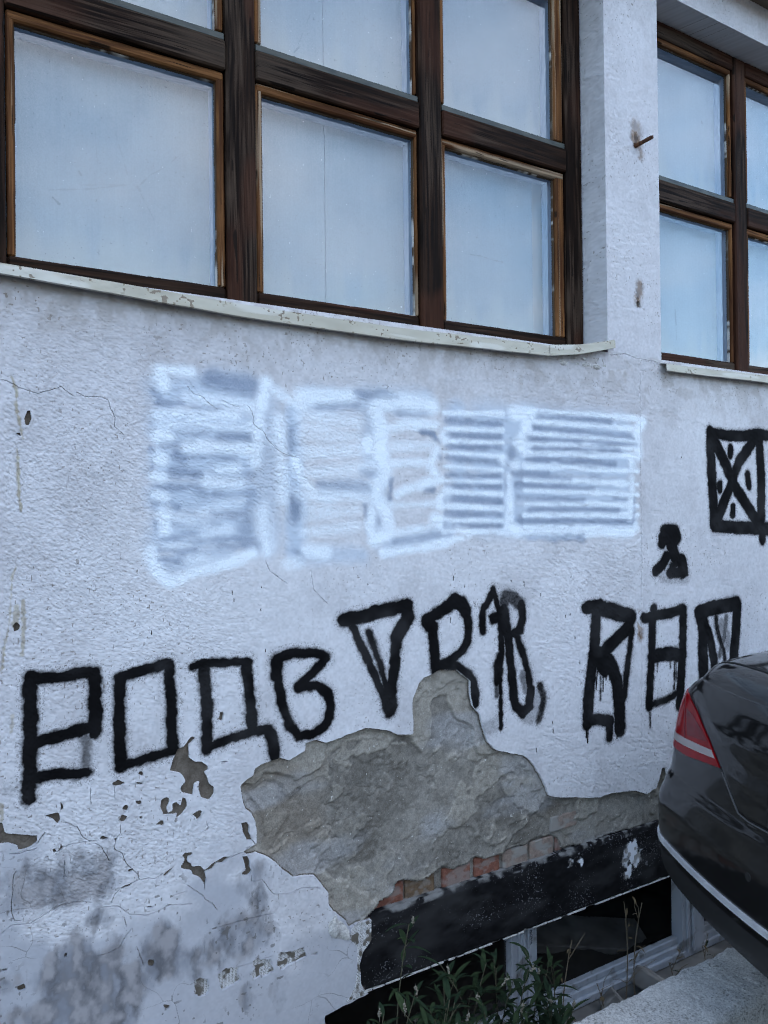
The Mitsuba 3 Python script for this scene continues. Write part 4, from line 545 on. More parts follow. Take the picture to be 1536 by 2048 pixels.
# ---------------------------------------------------------------- windows
def window(key, label, a, b, cols, bars, sill_pts, seams, short=None):
    """a, b: opening; cols: (left, right) of each pane's light between the uprights; bars: uprights (u0, u1)"""
    K = tag(free(key), label)
    for u0, u1 in bars:
        add(K + '__mullion', ugly(cbox([u0, 0.12, 2.225], [u1, 0.20, 3.735], 0.006), 0.0012, 9, int(u0 * 10) + 50, 0.12), 'm_wood_v', smooth=40)
    edges = [x for br in bars for x in br]
    for i, (c0, c1) in enumerate(cols):
        lo, hi = bars[i][1], bars[i + 1][0]
        add(K + '__transom', ugly(cbox([lo + 0.0015, 0.117, 2.950], [hi - 0.0015, 0.19, 3.040], 0.005), 0.001, 11, i + 60, 0.12), 'm_wood_h', smooth=40)
        # dark weather strip on the transom
        add(K + '__weather_strip', ugly(cbox([lo + 0.002, 0.126, 3.041], [hi - 0.002, 0.17, 3.064], 0.003), 0.001, 30, i, 0.06), 'm_seal', smooth=40)
        add(K + '__bottom_rail', ugly(cbox([lo + 0.0015, 0.130, 2.232], [hi - 0.0015, 0.195, 2.296], 0.008), 0.0016, 20, i + 70, 0.08), 'm_wood_h', smooth=40)
        add(K + '__head', ugly(cbox([lo + 0.0015, 0.122, 3.668], [hi - 0.0015, 0.20, 3.736], 0.005), 0.001, 12, i + 65, 0.12), 'm_wood_h', smooth=40)
        for z0, z1, up in ((2.296, 2.920, 0), (3.072, 3.648, 1)):
            # sash frame: two stiles, a top rail, a bottom bead
            x0, x1 = lo + 0.004, hi - 0.004
            for s0, s1 in ((x0, c0), (c1, x1)):
                if s1 - s0 > 0.004:
                    add(K + '__sash_stile', ugly(cbox([s0, 0.134, z0 - (0.0 if up else 0.0)], [s1, 0.158, z1 + 0.026], 0.004), 0.0016, 30, int(s0 * 50) + up, 0.06), 'm_bead_v', smooth=40)
            add(K + '__sash_rail', ugly(cbox([x0 + 0.0005, 0.1325, z1], [x1 - 0.0005, 0.1575, z1 + 0.0275], 0.005), 0.0018, 28, i * 3 + up + 7, 0.06), 'm_bead_h', smooth=40)
            # crumbling putty along the glass
            rg = np.random.RandomState(int(abs(c0) * 1000) + up); mb = MB()
            for (p0, p1) in (((c1, z0), (c1, z1)), ((c0, z0), (c0, z1)), ((c0, z1), (c1, z1)), ((c0, z0), (c1, z0))):
                d = np.subtract(p1, p0); L_ = np.hypot(*d); t = 0.0
                while t < L_:
                    s = min(L_ - t, 0.02 + 0.16 * rg.rand())
                    if True:
                        q0 = np.array(p0) + d / L_ * t; q1 = np.array(p0) + d / L_ * (t + s); w = 0.0016 + 0.0028 * rg.rand()
                        lo_ = np.minimum(q0, q1) - w; hi_ = np.maximum(q0, q1) + w
                        mb.mesh(ugly(cbox([lo_[0], 0.1495 - 0.004 * rg.rand(), lo_[1]], [hi_[0], 0.1585, hi_[1]], 0.0015), 0.0012, 120, int(t * 99), 0.012))
                    t += s + 0.001
            tag(add(K + '__putty', mb.out(), 'm_putty', smooth=40), None, None, None, 'stuff')
            # glass
            v = [[c0 - .004, .1592, z0 - .004], [c1 + .004, .1592, z0 - .004], [c1 + .004, .1592, z1 + .004], [c0 - .004, .1592, z1 + .004]]
            add(K + '__pane', (v, [[0, 1, 2, 3]]), 'm_pane')
            # boxing behind the glass and the whitened board that blinds the window
            mb = MB()
            for lo_, hi_ in (([c0 - .03, .1605, z0 - .03], [c0, .214, z1 + .03]), ([c1, .1605, z0 - .03], [c1 + .03, .214, z1 + .03]), ([c0, .1605, z1], [c1, .214, z1 + .03]), ([c0, .1605, z0 - .03], [c1, .214, z0])): mb.box(lo_, hi_)
            add(K + '__pane_boxing', mb.out(), 'm_boxing')
            br = c1 + 0.02
            if short and i == short[0] and not up: br = c1 - short[1]
            cuts = [c0 - 0.02] + ([seams[i]] if i in seams else []) + [br]
            for q0, q1 in zip(cuts, cuts[1:]):
                e0 = 0.0012 if q0 != cuts[0] else 0; e1 = 0.0012 if q1 != cuts[-1] else 0
                add(K + '__blind_board', cbox([q0 + e0, .2145, z0 - .02], [q1 - e1, .222, z1 + .02], 0), 'm_board')
            add(K + '__lining', cbox([c0 - .03, .2405, z0 - .03], [c1 + .03, .26, z1 + .03], 0), 'm_greyboard')
    # metal sill: sloping top and a bent front lip that sags
    p = np.array(sill_pts); u = np.linspace(p[0, 0], p[-1, 0], max(12, int((p[-1, 0] - p[0, 0]) / 0.03))); zb = np.interp(u, p[:, 0], p[:, 1]); hh = np.interp(u, p[:, 0], p[:, 2])
    n_ = meshkit.fbm(np.stack([u * 5, 0 * u, 0 * u], -1), 3, 8) - 0.5; n2 = meshkit.fbm(np.stack([u * 18, 0 * u + 9, 0 * u], -1), 3, 9) - 0.5
    zb = zb + 0.003 * n2; yl = -0.030 + 0.010 * n_ + 0.004 * n2
    prof = [(0.128, lambda: 2.231 + 0 * u), (0.03, lambda: np.minimum(zb + hh + 0.014, 2.226)), (None, lambda: zb + hh), (None, lambda: zb), (None, lambda: zb - 0.001)]
    ys = [0.128 + 0 * u, 0.03 + 0 * u, yl, yl - 0.003, yl + 0.006]
    V = np.stack([np.stack([u, ys[k], prof[k][1]()], -1) for k in range(5)], 1); nu = len(u)
    idx = np.arange(nu * 5).reshape(nu, 5); q = np.stack([idx[:-1, :-1], idx[:-1, 1:], idx[1:, 1:], idx[1:, :-1]], -1).reshape(-1, 4)
    add(K + '__sill', (V.reshape(-1, 3), q), 'm_sill')
    return K
wA = window(B + '__window', 'large brown wooden window in rows of whitened panes, left of the white pier', WIN[0][0], WIN[0][1],
       [(-1.18, -0.622), (-0.482, 0.078), (0.222, 0.776), (0.922, 1.492), (1.622, 2.154)], [(-1.30, -1.202), (-0.60, -0.505), (0.105, 0.198), (0.802, 0.896), (1.505, 1.600), (2.203, 2.288)],
       [(-1.34, 2.196, .026), (0.17, 2.198, .026), (0.6, 2.177, .033), (0.78, 2.169, .036), (1.31, 2.160, .038), (1.953, 2.171, .039)], {3: 1.178, 1: -0.2}, (4, 0.052))
wB = window(B + '__window', 'brown wooden window right of the white pier, upper corner under the wall edge', WIN[1][0], WIN[1][1],
       [(2.705, 3.262), (3.400, 3.960), (4.10, 4.665)], [(2.602, 2.685), (3.282, 3.372), (3.985, 4.08), (4.705, 4.798)],
       [(2.592, 2.172, .028), (3.28, 2.177, .031), (4.83, 2.175, .03)], {})
# the broken end of the left sill, bent upwards past the reveal
e = np.array([[1.957, 2.171, .039], [2.10, 2.190, .036], [2.20, 2.212, .033], [2.296, 2.234, .031]])
u = np.linspace(1.957, 2.296, 14); zb = np.interp(u, e[:, 0], e[:, 1]); hh = np.interp(u, e[:, 0], e[:, 2])
V = np.stack([np.stack([u, y + 0 * u, z], -1) for y, z in ((0.10, np.maximum(2.228 + 0 * u, zb + hh + 0.004)), (-0.031, zb + hh), (-0.034, zb), (-0.026, zb - 0.001))], 1)
idx = np.arange(len(u) * 4).reshape(len(u), 4); q = np.stack([idx[:-1, :-1], idx[:-1, 1:], idx[1:, 1:], idx[1:, :-1]], -1).reshape(-1, 4)
mb = MB(); mb.raw(V.reshape(-1, 3), q); mb.raw([[2.296, .02, 2.27], [2.296, -.031, 2.266], [2.296, -.034, 2.234], [2.296, .02, 2.25]], [[0, 1, 2, 3]])
tag(add(wA + '__sill', mb.out(), 'm_sill'), 'broken end of the metal sill bent upwards')
# crumbled bed under it
mb = MB(); rg = np.random.RandomState(2)
for i in range(16):
    c = np.array([2.02 + 0.26 * rg.rand(), 0.012 - 0.014 * rg.rand(), 2.158 + 0.012 * rg.rand() + 0.02 * (i > 11)]); r = 0.006 + 0.012 * rg.rand()
    m = trimesh.creation.icosphere(1, r); m.vertices = m.vertices * [1.6, 0.7, 0.8] + c; mb.mesh(ugly(m, 0.003, 90, i))
tag(add(W + '__crumbled_plaster', mb.out(), 'm_kerb'), None, None, None, 'stuff')
# rusty bolt left in the pier
p = [[2.462, 0.02, 3.066], [2.463, -0.03, 3.066], [2.465, -0.075, 3.068], [2.468, -0.082, 3.069]]
k = add('rusty_bolt', ugly(trimesh.Trimesh(*tube(p, [0.010, 0.0075, 0.008, 0.006], 8)), 0.0008, 200, 3), 'm_rust', smooth=40)
tag(k, 'short rusty bolt sticking out of the white pier between the windows', 'bolt')

# ---------------------------------------------------------------- cellar window, light well, kerb
CW = tag(B + '__cellar_window', 'low cellar window with white plastic posts under the black beam, sash missing')
def post(u0, u1, y0, lab=None, z0=-0.36):
    mb = MB(); w = u1 - u0
    mb.box([u0, y0, z0], [u1, y0 + 0.06, 0.1045], 0.003)
    mb.box([u0 + 0.18 * w, y0 - 0.010, z0], [u0 + 0.30 * w, y0 - 0.0005, 0.1042], 0.002); mb.box([u0 + 0.44 * w, y0 - 0.013, z0], [u0 + 0.98 * w, y0 - 0.0006, 0.1040], 0.003)
    k = add(CW + '__post', mb.out(), 'm_pvc', smooth=30)
    if lab: tag(k, lab)
    return k
post(1.04, 1.095, 0.155); post(1.935, 2.016, 0.152, 'white plastic post with faint printed letters'); post(2.876, 3.012, 0.152, 'wide white plastic post behind the car')
mb = MB(); mb.box([1.096, 0.165, -0.385], [3.20, 0.215, -0.325], 0.004); mb.box([1.096, 0.175, -0.3245], [3.20, 0.205, -0.295], 0.004); mb.box([1.096, 0.150, -0.382], [3.20, 0.1645, -0.350], 0.003)
add(CW + '__bottom_rail', mb.out(), 'm_pvc', smooth=30)
add(CW + '__pane', ([[1.09, .185, -.30], [1.94, .185, -.30], [1.94, .185, .104], [1.09, .185, .104]], [[0, 1, 2, 3]]), 'm_pane')
mb = MB(); mb.box([1.905, 0.16, -0.30], [1.934, 0.20, 0.1035], 0.004); add(CW + '__sash_stile', mb.out(), 'm_pvc')
# lettering printed on the protective film of the post, reading downwards
for txt, u, z, h in (('NOVA', 1.991, 0.088, 0.0105), ('NOVA', 1.978, 0.012, 0.0105)):
    m = meshkit.text_mesh(txt, h, 0.0006); vv = np.array(m.vertices)
    m.vertices = np.column_stack([u + vv[:, 1], 0.1385 - vv[:, 2], z - vv[:, 0] * 1.35]); m.invert()
    add(CW + '__printed_letters', m, 'm_ink')
mb = MB()
for lo, hi in (([1.0, 0.0, -0.62], [3.43, 0.30, -0.386]), ([0.98, 0.006, -0.62], [1.036, 0.30, 0.1045]), ([3.22, 0.006, -0.62], [3.43, 0.30, 0.1045])): mb.box(lo, hi)
add(B + '__cellar_wall', mb.out(), 'm_rubble')
mb = MB()
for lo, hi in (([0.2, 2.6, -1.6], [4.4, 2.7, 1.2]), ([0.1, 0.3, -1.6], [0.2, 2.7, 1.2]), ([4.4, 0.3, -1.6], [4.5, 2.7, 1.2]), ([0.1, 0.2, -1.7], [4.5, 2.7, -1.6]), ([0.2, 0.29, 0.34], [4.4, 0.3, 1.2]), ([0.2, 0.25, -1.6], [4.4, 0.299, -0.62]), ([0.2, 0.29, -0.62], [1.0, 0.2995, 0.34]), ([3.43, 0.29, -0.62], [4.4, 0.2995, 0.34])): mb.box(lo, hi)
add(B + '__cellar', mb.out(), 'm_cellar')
# heap of debris inside
us4 = np.linspace(1.0, 3.6, 60); ys4 = np.linspace(0.30, 2.2, 50); U4, Y4 = np.meshgrid(us4, ys4, indexing='ij')
z4 = -0.43 - 0.06 * (Y4 - 0.3) + 0.30 * np.exp(-((U4 - 2.75) ** 2 / 0.5 + (Y4 - 1.2) ** 2 / 0.35)) + 0.12 * (meshkit.fbm(np.stack([U4, Y4, 0 * U4], -1) * 7, 4, 2) - 0.5)
idx = np.arange(U4.size).reshape(U4.shape); q = np.stack([idx[:-1, :-1], idx[1:, :-1], idx[1:, 1:], idx[:-1, 1:]], -1).reshape(-1, 4)
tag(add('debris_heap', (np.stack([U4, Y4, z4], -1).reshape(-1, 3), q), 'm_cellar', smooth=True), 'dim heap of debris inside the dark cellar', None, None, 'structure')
rg = np.random.RandomState(12)
def slab(cx, cy, cz, sx, sy, sz, rot, lab, cat):
    m = ugly(cbox([-sx / 2, -sy / 2, -sz / 2], [sx / 2, sy / 2, sz / 2], 0.006), 0.004, 20, int(cx * 100), 0.05)
    m.apply_transform(trimesh.transformations.euler_matrix(*rot)); m.apply_translation([cx, cy, cz])
    tag(add('rubble_slab', m, 'm_rubble', smooth=40), lab, cat)
slab(2.62, 0.50, -0.36, 0.62, 0.20, 0.05, (0.25, 0.16, -0.35), 'long broken slab lying inside the cellar window beside the wide post', 'rubble')
slab(2.30, 0.75, -0.20, 0.34, 0.30, 0.04, (0.35, -0.12, 0.4), 'square broken slab lying on the debris in the cellar', 'rubble')
slab(2.55, 0.06, -0.33, 0.14, 0.11, 0.07, (0.3, 0.5, 0.4), 'angular lump of rubble on the sill of the cellar window', 'rubble')
slab(2.33, 0.04, -0.35, 0.11, 0.10, 0.08, (0.8, 0.3, 0.9), 'small lump of rubble on the sill left of the angular one', 'rubble')
# light well
mb = MB()
KU0, KU1, KY0, KY1, KZ = 0.55, 3.60, -0.655, -0.425, 0.10
mb.box([0.55, -0.70, -0.62], [0.80, -0.001, -0.015]); mb.box([3.45, -0.70, -0.62], [3.60, -0.001, -0.015]); mb.box([0.80, -0.66, -0.62], [3.45, -0.43, -0.015])
labels_well = tag(add('light_well', mb.out(), 'm_cellar'), None, None, None, 'structure')
us5 = np.linspace(0.80, 3.45, 90); ys5 = np.linspace(-0.43, 0.0, 18); U5, Y5 = np.meshgrid(us5, ys5, indexing='ij')
z5 = -0.47 + 0.10 * (meshkit.fbm(np.stack([U5, Y5, 0 * U5], -1) * 9, 4, 5) - 0.5)
idx = np.arange(U5.size).reshape(U5.shape); q = np.stack([idx[:-1, :-1], idx[1:, :-1], idx[1:, 1:], idx[:-1, 1:]], -1).reshape(-1, 4)
tag(add('well_soil', (np.stack([U5, Y5, z5], -1).reshape(-1, 3), q), 'm_soil', smooth=True), None, None, None, 'structure')
# kerb round the well: rough cast concrete with a crumbled inner edge
nu, nw = 620, 16
u = np.linspace(KU0, KU1, nu); prof = [(-0.002, -0.02), (0.0, 0.02), (0.0, 0.045), (0.0, 0.07), (0.002, 0.085), (0.012, 0.098)] + [(t, 0.10) for t in np.linspace(0.03, 0.205, 9)] + [(0.219, 0.097), (0.227, 0.085), (0.230, 0.06), (0.231, -0.02)]
pr = np.array(prof); V = np.zeros((nu, len(pr), 3)); V[..., 0] = u[:, None]; V[..., 1] = KY0 + pr[None, :, 0]; V[..., 2] = pr[None, :, 1]
N3 = meshkit.fbm(V * 55, 3, 4) - 0.5; N4 = meshkit.fbm(V * 14, 3, 6) - 0.5
V[..., 2] += np.where(pr[None, :, 1] > 0.06, 0.008 * N3 + 0.010 * N4, 0); V[..., 1] += np.where(pr[None, :, 0] > 0.15, 0.016 * N4 + 0.008 * N3, 0.004 * N3)
idx = np.arange(nu * len(pr)).reshape(nu, len(pr)); q = np.stack([idx[:-1, :-1], idx[:-1, 1:], idx[1:, 1:], idx[1:, :-1]], -1).reshape(-1, 4)
mb = MB(); mb.raw(V.reshape(-1, 3), q[:, ::-1])
for x in (KU0, KU1): mb.box([x - 0.0 if x == KU1 else x - 0.12, KY0, -0.02], [x + 0.12 if x == KU1 else x, -0.002, 0.10], 0.008)
tag(add('light_well_kerb', mb.out(), 'm_kerb', smooth=50), 'rough grey concrete kerb round the light well, partly under the car bumper', 'kerb')
# pavement and street: one sheet with a hole for the house and the well
g = sbox(-300, -300, 300, 300).difference(sbox(UL, 0.0, UR, 8.0)).difference(sbox(0.56, -0.64, 3.59, 0.0))
v2, f2 = trimesh.creation.triangulate_polygon(g, engine='earcut'); a = v2[f2]; s = np.cross(a[:, 1] - a[:, 0], a[:, 2] - a[:, 0]); f2 = np.where((s > 0)[:, None], f2, f2[:, ::-1])
tag(add('ground', (np.column_stack([v2, np.zeros(len(v2))]), f2), 'm_ground'), None, None, None, 'structure')

# ---------------------------------------------------------------- weeds in the light well
def leaf_mesh(base, dirv, up, L_, w, droop, fold=0.25, n=7):
    d = np.array(dirv, float); d /= np.linalg.norm(d); s = np.cross(d, up); s /= np.linalg.norm(s) + 1e-9; nn = np.cross(s, d)
    t = np.linspace(0, 1, n); ww = w * np.sin(np.pi * np.clip(t, 0.02, 0.99) ** 0.8) ** 0.9 / 2 + 0.0004
    c = np.array(base) + d * (L_ * t)[:, None] + np.array([0, 0, -1.0]) * (droop * L_ * t ** 2)[:, None]
    V = np.vstack([c + s * ww[:, None] + nn * (fold * ww)[:, None], c, c - s * ww[:, None] + nn * (fold * ww)[:, None]])
    k = np.arange(n - 1); f = np.vstack([np.stack([k, k + 1, k + 1 + n, k + n], 1), np.stack([k + n, k + 1 + n, k + 1 + 2 * n, k + 2 * n], 1)])
    return V, np.vstack([f[:, [0, 1, 2]], f[:, [0, 2, 3]]])
def weed(name, label, cat, base, top, nleaf, L_, w, seed, mats, stem, group=None, flowers=0, droop=0.35, bend=0.05, branches=0, low=0.25):
    rg = np.random.RandomState(seed); K = tag(free(name), label, cat, group)
    base, top = np.array(base, float), np.array(top, float); t = np.linspace(0, 1, 9)
    off = np.array([rg.randn() * bend, rg.randn() * bend * 0.5, 0]); P = base + (top - base) * t[:, None] + off * (4 * t * (1 - t))[:, None]
    mb = MB(); mb.tube(P, np.linspace(0.0032, 0.0014, 9), 5); tips = [P[-1]]; lines = [P]
    for _ in range(branches):
        i = rg.randint(3, 8); q = P[i] + np.array([rg.randn() * .05, -abs(rg.randn()) * .025, 0.04 + .07 * rg.rand()]); m_ = (P[i] + q) / 2 + [rg.randn() * .012, 0, .012]
        mb.tube([P[i], m_, q], [.0017, .0013, .0009], 4); tips.append(q); lines.append(np.array([P[i], m_, q]))
    add(K + '__stem', mb.out(), stem, smooth=True)
    for j in range(nleaf):
        ln = lines[0] if j % 3 or len(lines) == 1 else lines[rg.randint(1, len(lines))]
        tt = low + (1 - low) * (j + rg.rand()) / nleaf; i = min(int(tt * (len(ln) - 1)), len(ln) - 2); fr = tt * (len(ln) - 1) - i
        b = ln[i] * (1 - fr) + ln[i + 1] * fr; a = j * 2.4 + rg.rand() * 0.8
        dv = np.array([math.cos(a), 0.75 * math.sin(a) - 0.15, 0.35 + 0.55 * rg.rand()]); l = L_ * (0.6 + 0.6 * rg.rand())
        add(K + '__leaf', leaf_mesh(b, dv, [0.1 * rg.randn(), 0.2, 1], l, w * (0.75 + 0.5 * rg.rand()), droop * (0.4 + rg.rand())), mats[rg.randint(len(mats))], smooth=True)
    for j in range(flowers):
        tip = tips[j % len(tips)] + np.array([rg.randn() * .012, rg.randn() * .01, 0]); mb = MB(); d = np.array([rg.randn() * .3, -.2, 1 + .4 * rg.randn()]) ; d /= np.linalg.norm(d); ls = 0.025 + .02 * rg.rand()
        for k in range(13):
            m = trimesh.creation.icosphere(0, 0.0024 + .0012 * rg.rand()); m.apply_translation(tip + d * ls * k / 12 + np.array([rg.randn(), rg.randn(), rg.randn()]) * .0022 + np.array([0, 0, -.012]) * (k / 12) ** 2); mb.mesh(m)
        mb.tube([tip - d * .02, tip, tip + d * ls], [.001, .001, .0006], 4)
        add(K + '__flower_spike', mb.out(), 'm_flower', smooth=True)
rg = np.random.RandomState(21)
spots = [(1.08, .03, 8, .30), (1.15, .15, 10, .25), (1.21, .12, 14, .3), (1.26, .30, 12, .12), (1.29, .11, 16, .25), (1.34, .17, 18, .2), (1.40, .19, 17, .12), (1.43, .13, 18, .25), (1.48, .19, 18, .16), (1.53, .15, 18, .24), (1.58, .19, 18, .15), (1.63, .14, 18, .22), (1.68, .16, 17, .14), (1.73, .09, 16, .2), (1.50, .05, 18, .32), (1.38, .04, 18, .33), (1.62, .02, 18, .32), (1.26, .02, 15, .34), (1.76, -.01, 16, .24), (1.56, .09, 18, .30), (1.45, .01, 17, .35), (1.70, .05, 17, .28), (1.80, .06, 14, .14), (1.33, .08, 16, .30)]
spots += [(1.12 + 0.7 * rg.rand(), -0.10 + 0.2 * rg.rand(), 15, 0.1 + 0.25 * rg.rand()) for _ in range(16)]
spots += [(1.03 + 0.36 * rg.rand(), -0.02 + 0.17 * rg.rand(), 14, 0.1 + 0.22 * rg.rand()) for _ in range(12)]
for i, (x, zt, nl, y) in enumerate(spots):
    weed('leafy_weed', 'dark green leafy weed with narrow leaves and pale flower spikes in the light well clump', 'weed', [x + .03 * rg.randn(), -y, -0.48], [x + .02 * rg.randn(), -y - .02 * rg.rand(), zt + (0.055 if x < 1.4 else 0.005)], nl + 3, 0.078, 0.0155, 100 + i, ['m_leaf', 'm_leaf_dark', 'm_leaf_dark'], 'm_stem', 'leafy weeds in the light well', flowers=(i % 2), branches=3, low=0.70)
for i, (x, y, zt, nl, lab) in enumerate([(2.00, -0.06, .06, 5, 'dry brown weed hanging beside the right edge of the printed post'), (2.08, -0.10, -.10, 5, 'dry forked weed between the two white posts, nearer the printed one'), (2.36, 0.02, .07, 4, 'thin dry stalk standing against the dark cellar opening, left of a pair'), (2.44, 0.0, .05, 4, 'thin dry stalk beside the wide post, right of a pair'), (2.52, -0.06, -.18, 9, 'low ragged weed on the rubble left of the wide post'), (1.92, -0.12, -.12, 9, 'spiny low weed in front of the printed post'), (2.70, -.08, -.16, 8, 'low brownish weed at the foot of the wide post'), (2.22, -.14, -.26, 9, 'low weed behind the inner edge of the kerb')]):
    weed('dry_weed', lab, 'weed', [x - .02, y, -0.46], [x, y, zt], nl, 0.05, 0.008, 300 + i, ['m_leaf_dry', 'm_leaf_dark'] if i in (4, 5, 6, 7) else ['m_leaf_dry'], 'm_stem_dry', flowers=0, droop=0.7, bend=0.03, branches=4)

# ---------------------------------------------------------------- unseen house added across the street to block low sky and give reflections
H = tag('added_house_across_street', 'plain ochre house added out of view across the street to block low sky and give reflections', 'house')
mb = MB(); mb.box([-15, -24, -0.05], [17, -14, 4.9]); mb.raw([[-15, -24, 4.9], [-15, -14, 4.9], [-15, -19, 7.0], [17, -24, 4.9], [17, -14, 4.9], [17, -19, 7.0]], [[0, 1, 2], [3, 5, 4]])
add(H + '__wall', mb.out(), 'm_facade')
mb = MB(); mb.raw([[-15.4, -13.5, 4.72], [17.4, -13.5, 4.72], [17.4, -19, 7.03], [-15.4, -19, 7.03], [17.4, -24.5, 4.72], [-15.4, -24.5, 4.72]], [[0, 1, 2], [0, 2, 3], [3, 2, 4], [3, 4, 5]]); add(H + '__roof', mb.out(), 'm_tile')
for x in np.arange(-13, 16, 3.2):
    for z in (1.0, 3.1):
        k = add(H + '__window', cbox([x, -13.97, z], [x + 1.2, -13.90, z + 1.5], 0.01), 'm_pvc'); add(k + '__pane', cbox([x + .1, -13.90, z + .1], [x + 1.1, -13.885, z + 1.4]), 'm_car_glass')

# ---------------------------------------------------------------- the parked car
CAR = tag('car', 'dark dusty saloon car parked close to the wall, red tail lamp towards the graffiti', 'car')
C0 = np.array([1.731, -1.162]); TH = math.radians(14.0)
EF = np.array([math.cos(TH), -math.sin(TH)]); EL = np.array([math.sin(TH), math.cos(TH)])
def to_world(P):
    P = np.asarray(P, float); return np.column_stack([C0[0] + P[:, 0] * EF[0] + P[:, 1] * EL[0], C0[1] + P[:, 0] * EF[1] + P[:, 1] * EL[1], P[:, 2]])
FR = PchipInterpolator([.20, .28, .34, .40, .46, .50, .60, .66, .70, .745, .765, .80, .85, .95, 1.03, 1.07], [.30, .20, .12, .04, .006, 0, 0, .002, .010, .022, .036, .042, .05, .065, .088, .115])
WW = PchipInterpolator([.20, .30, .40, .47, .50, .56, .62, .68, .72, .76, .80, .88, .96, 1.02, 1.045, 1.07], [.78, .84, .875, .885, .888, .90, .905, .90, .88, .868, .866, .86, .845, .822, .80, .768])
FF = PchipInterpolator([.20, .35, .5, .65, .75, .85, 1.07], [4.62, 4.74, 4.78, 4.76, 4.66, 4.45, 4.0])
def smax(a, b, k):
    d = np.maximum(k - np.abs(a - b), 0) / k; return np.maximum(a, b) + d * d * k / 4
def hull(X, l, z):
    return smax(smax(FR(z) + .2 * l * l - X, np.abs(l) - WW(z), .12), X - FF(z) + .28 * l * l, .15)
XC = 1.5
ll = np.concatenate([np.arange(-.86, 0, .012), np.arange(0, .90, .006)]); tgt = [(.11 + .2 * l * l, l) for l in ll]
tgt += [(x, .9) for x in np.concatenate([np.arange(.26, .6, .012), np.arange(.6, 4.6, .035)])] + [(x, -.9) for x in np.arange(.26, 4.6, .035)] + [(4.7, l) for l in np.arange(-.9, .91, .04)]
th = np.sort(np.array([math.atan2(l, XC - x) for x, l in tgt])); th = th[np.concatenate([[True], np.diff(th) > 1e-4])]
cd, sd = -np.cos(th), np.sin(th)
zl = np.concatenate([np.arange(.24, .44, .02), np.arange(.44, 1.0701, .006)]); zl[-1] = 1.07
Zr = zl[:, None] + 0 * th[None, :]
t0 = np.zeros_like(Zr); t1 = np.full_like(Zr, 3.6)
for _ in range(36):
    tm = (t0 + t1) / 2; ins = hull(XC + tm * cd, tm * sd, Zr) < 0; t0 = np.where(ins, tm, t0); t1 = np.where(ins, t1, tm)
RX, RL = XC + t0 * cd, t0 * sd
i0 = np.argmin(np.abs(th)); seg = np.hypot(np.diff(RX, axis=1), np.diff(RL, axis=1)); S = np.concatenate([np.zeros((len(zl), 1)), np.cumsum(seg, 1)], 1); S = S - S[:, i0:i0 + 1]
# the boot lid stands a few millimetres proud of the bumper and wings; the lower lid carries a soft crease
lid_half = [(0, .785), (.272, .779), (.343, .777), (.387, .783), (.426, .816), (.478, .861), (.486, .868), (.562, .927), (.663, .989), (.735, 1.022), (.70, 1.10)]
lid_poly = Polygon(lid_half + [(-a, b) for a, b in lid_half[::-1][:-1]])
lamp_half = [(.745, 1.021), (.663, .9885), (.562, .9265), (.489, .868), (.608, .853), (.691, .841), (.83, .836), (1.02, .842), (1.06, .90), (1.0, .985), (.86, 1.022)]
lamp_l = Polygon(lamp_half).buffer(.010).buffer(-.010); lamp_r = Polygon([(-a, b) for a, b in lamp_half]).buffer(.010).buffer(-.010)
strip_l = Polygon([(.512, .907), (.499, .889), (.600, .878), (.709, .868), (.85, .860), (1.03, .862), (1.03, .885), (.85, .883), (.712, .891), (.61, .899)])
inner_l = Polygon([(.735, .985), (.675, .975), (.60, .945), (.55, .918), (.70, .900)]).buffer(-.004)
band = lambda P: shapely.contains_xy(P, S, Zr)
in_lid = band(lid_poly)
off = np.zeros_like(S)
def dist_in(P):
    pts = shapely.points(np.stack([S, Zr], -1)); return np.where(shapely.contains_xy(P, S, Zr), 1, -1) * shapely.distance(pts, P.exterior)
near = np.abs(S) < 1.2
dl = np.full_like(S, -1.0); sub = near
dl[sub] = (lambda p, q: np.where(shapely.contains_xy(lid_poly, p, q), 1, -1) * shapely.distance(shapely.points(np.stack([p, q], -1)), lid_poly.exterior))(S[sub], Zr[sub])
sm = lambda a, b, x: (lambda t: t * t * (3 - 2 * t))(np.clip((x - a) / (b - a), 0, 1))
off += 0.004 * sm(-.004, .004, dl) - 0.007 * np.exp(-(dl / .0035) ** 2)
crease = .955 + .05 * np.clip(np.abs(S) / .7, 0, 1) ** 2
off += 0.010 * np.exp(-((Zr - crease) / .035) ** 2) * (dl > 0) * np.clip(dl / .06, 0, 1)
off += 0.004 * np.exp(-((Zr - .855) / .03) ** 2) * np.clip(dl / .06, 0, 1)
# plate recess, chrome strip groove
off -= 0.012 * sm(0, .02, .27 - np.abs(S)) * sm(0, .015, .02 + .06 - np.abs(Zr - .86)) * 0.6
off -= 0.004 * np.exp(-((Zr - .545) / .006) ** 2) * (S > -1.3) * (S < 1.3)
# outward normal in plan
gx = np.gradient(RX, axis=1); gl = np.gradient(RL, axis=1); nn = np.hypot(gx, gl) + 1e-9; NX, NL = -gl / nn, gx / nn
sgn = np.sign((NX * (RX - XC) + NL * RL)); NX *= sgn; NL *= sgn
QX, QL = RX + NX * off, RL + NL * off
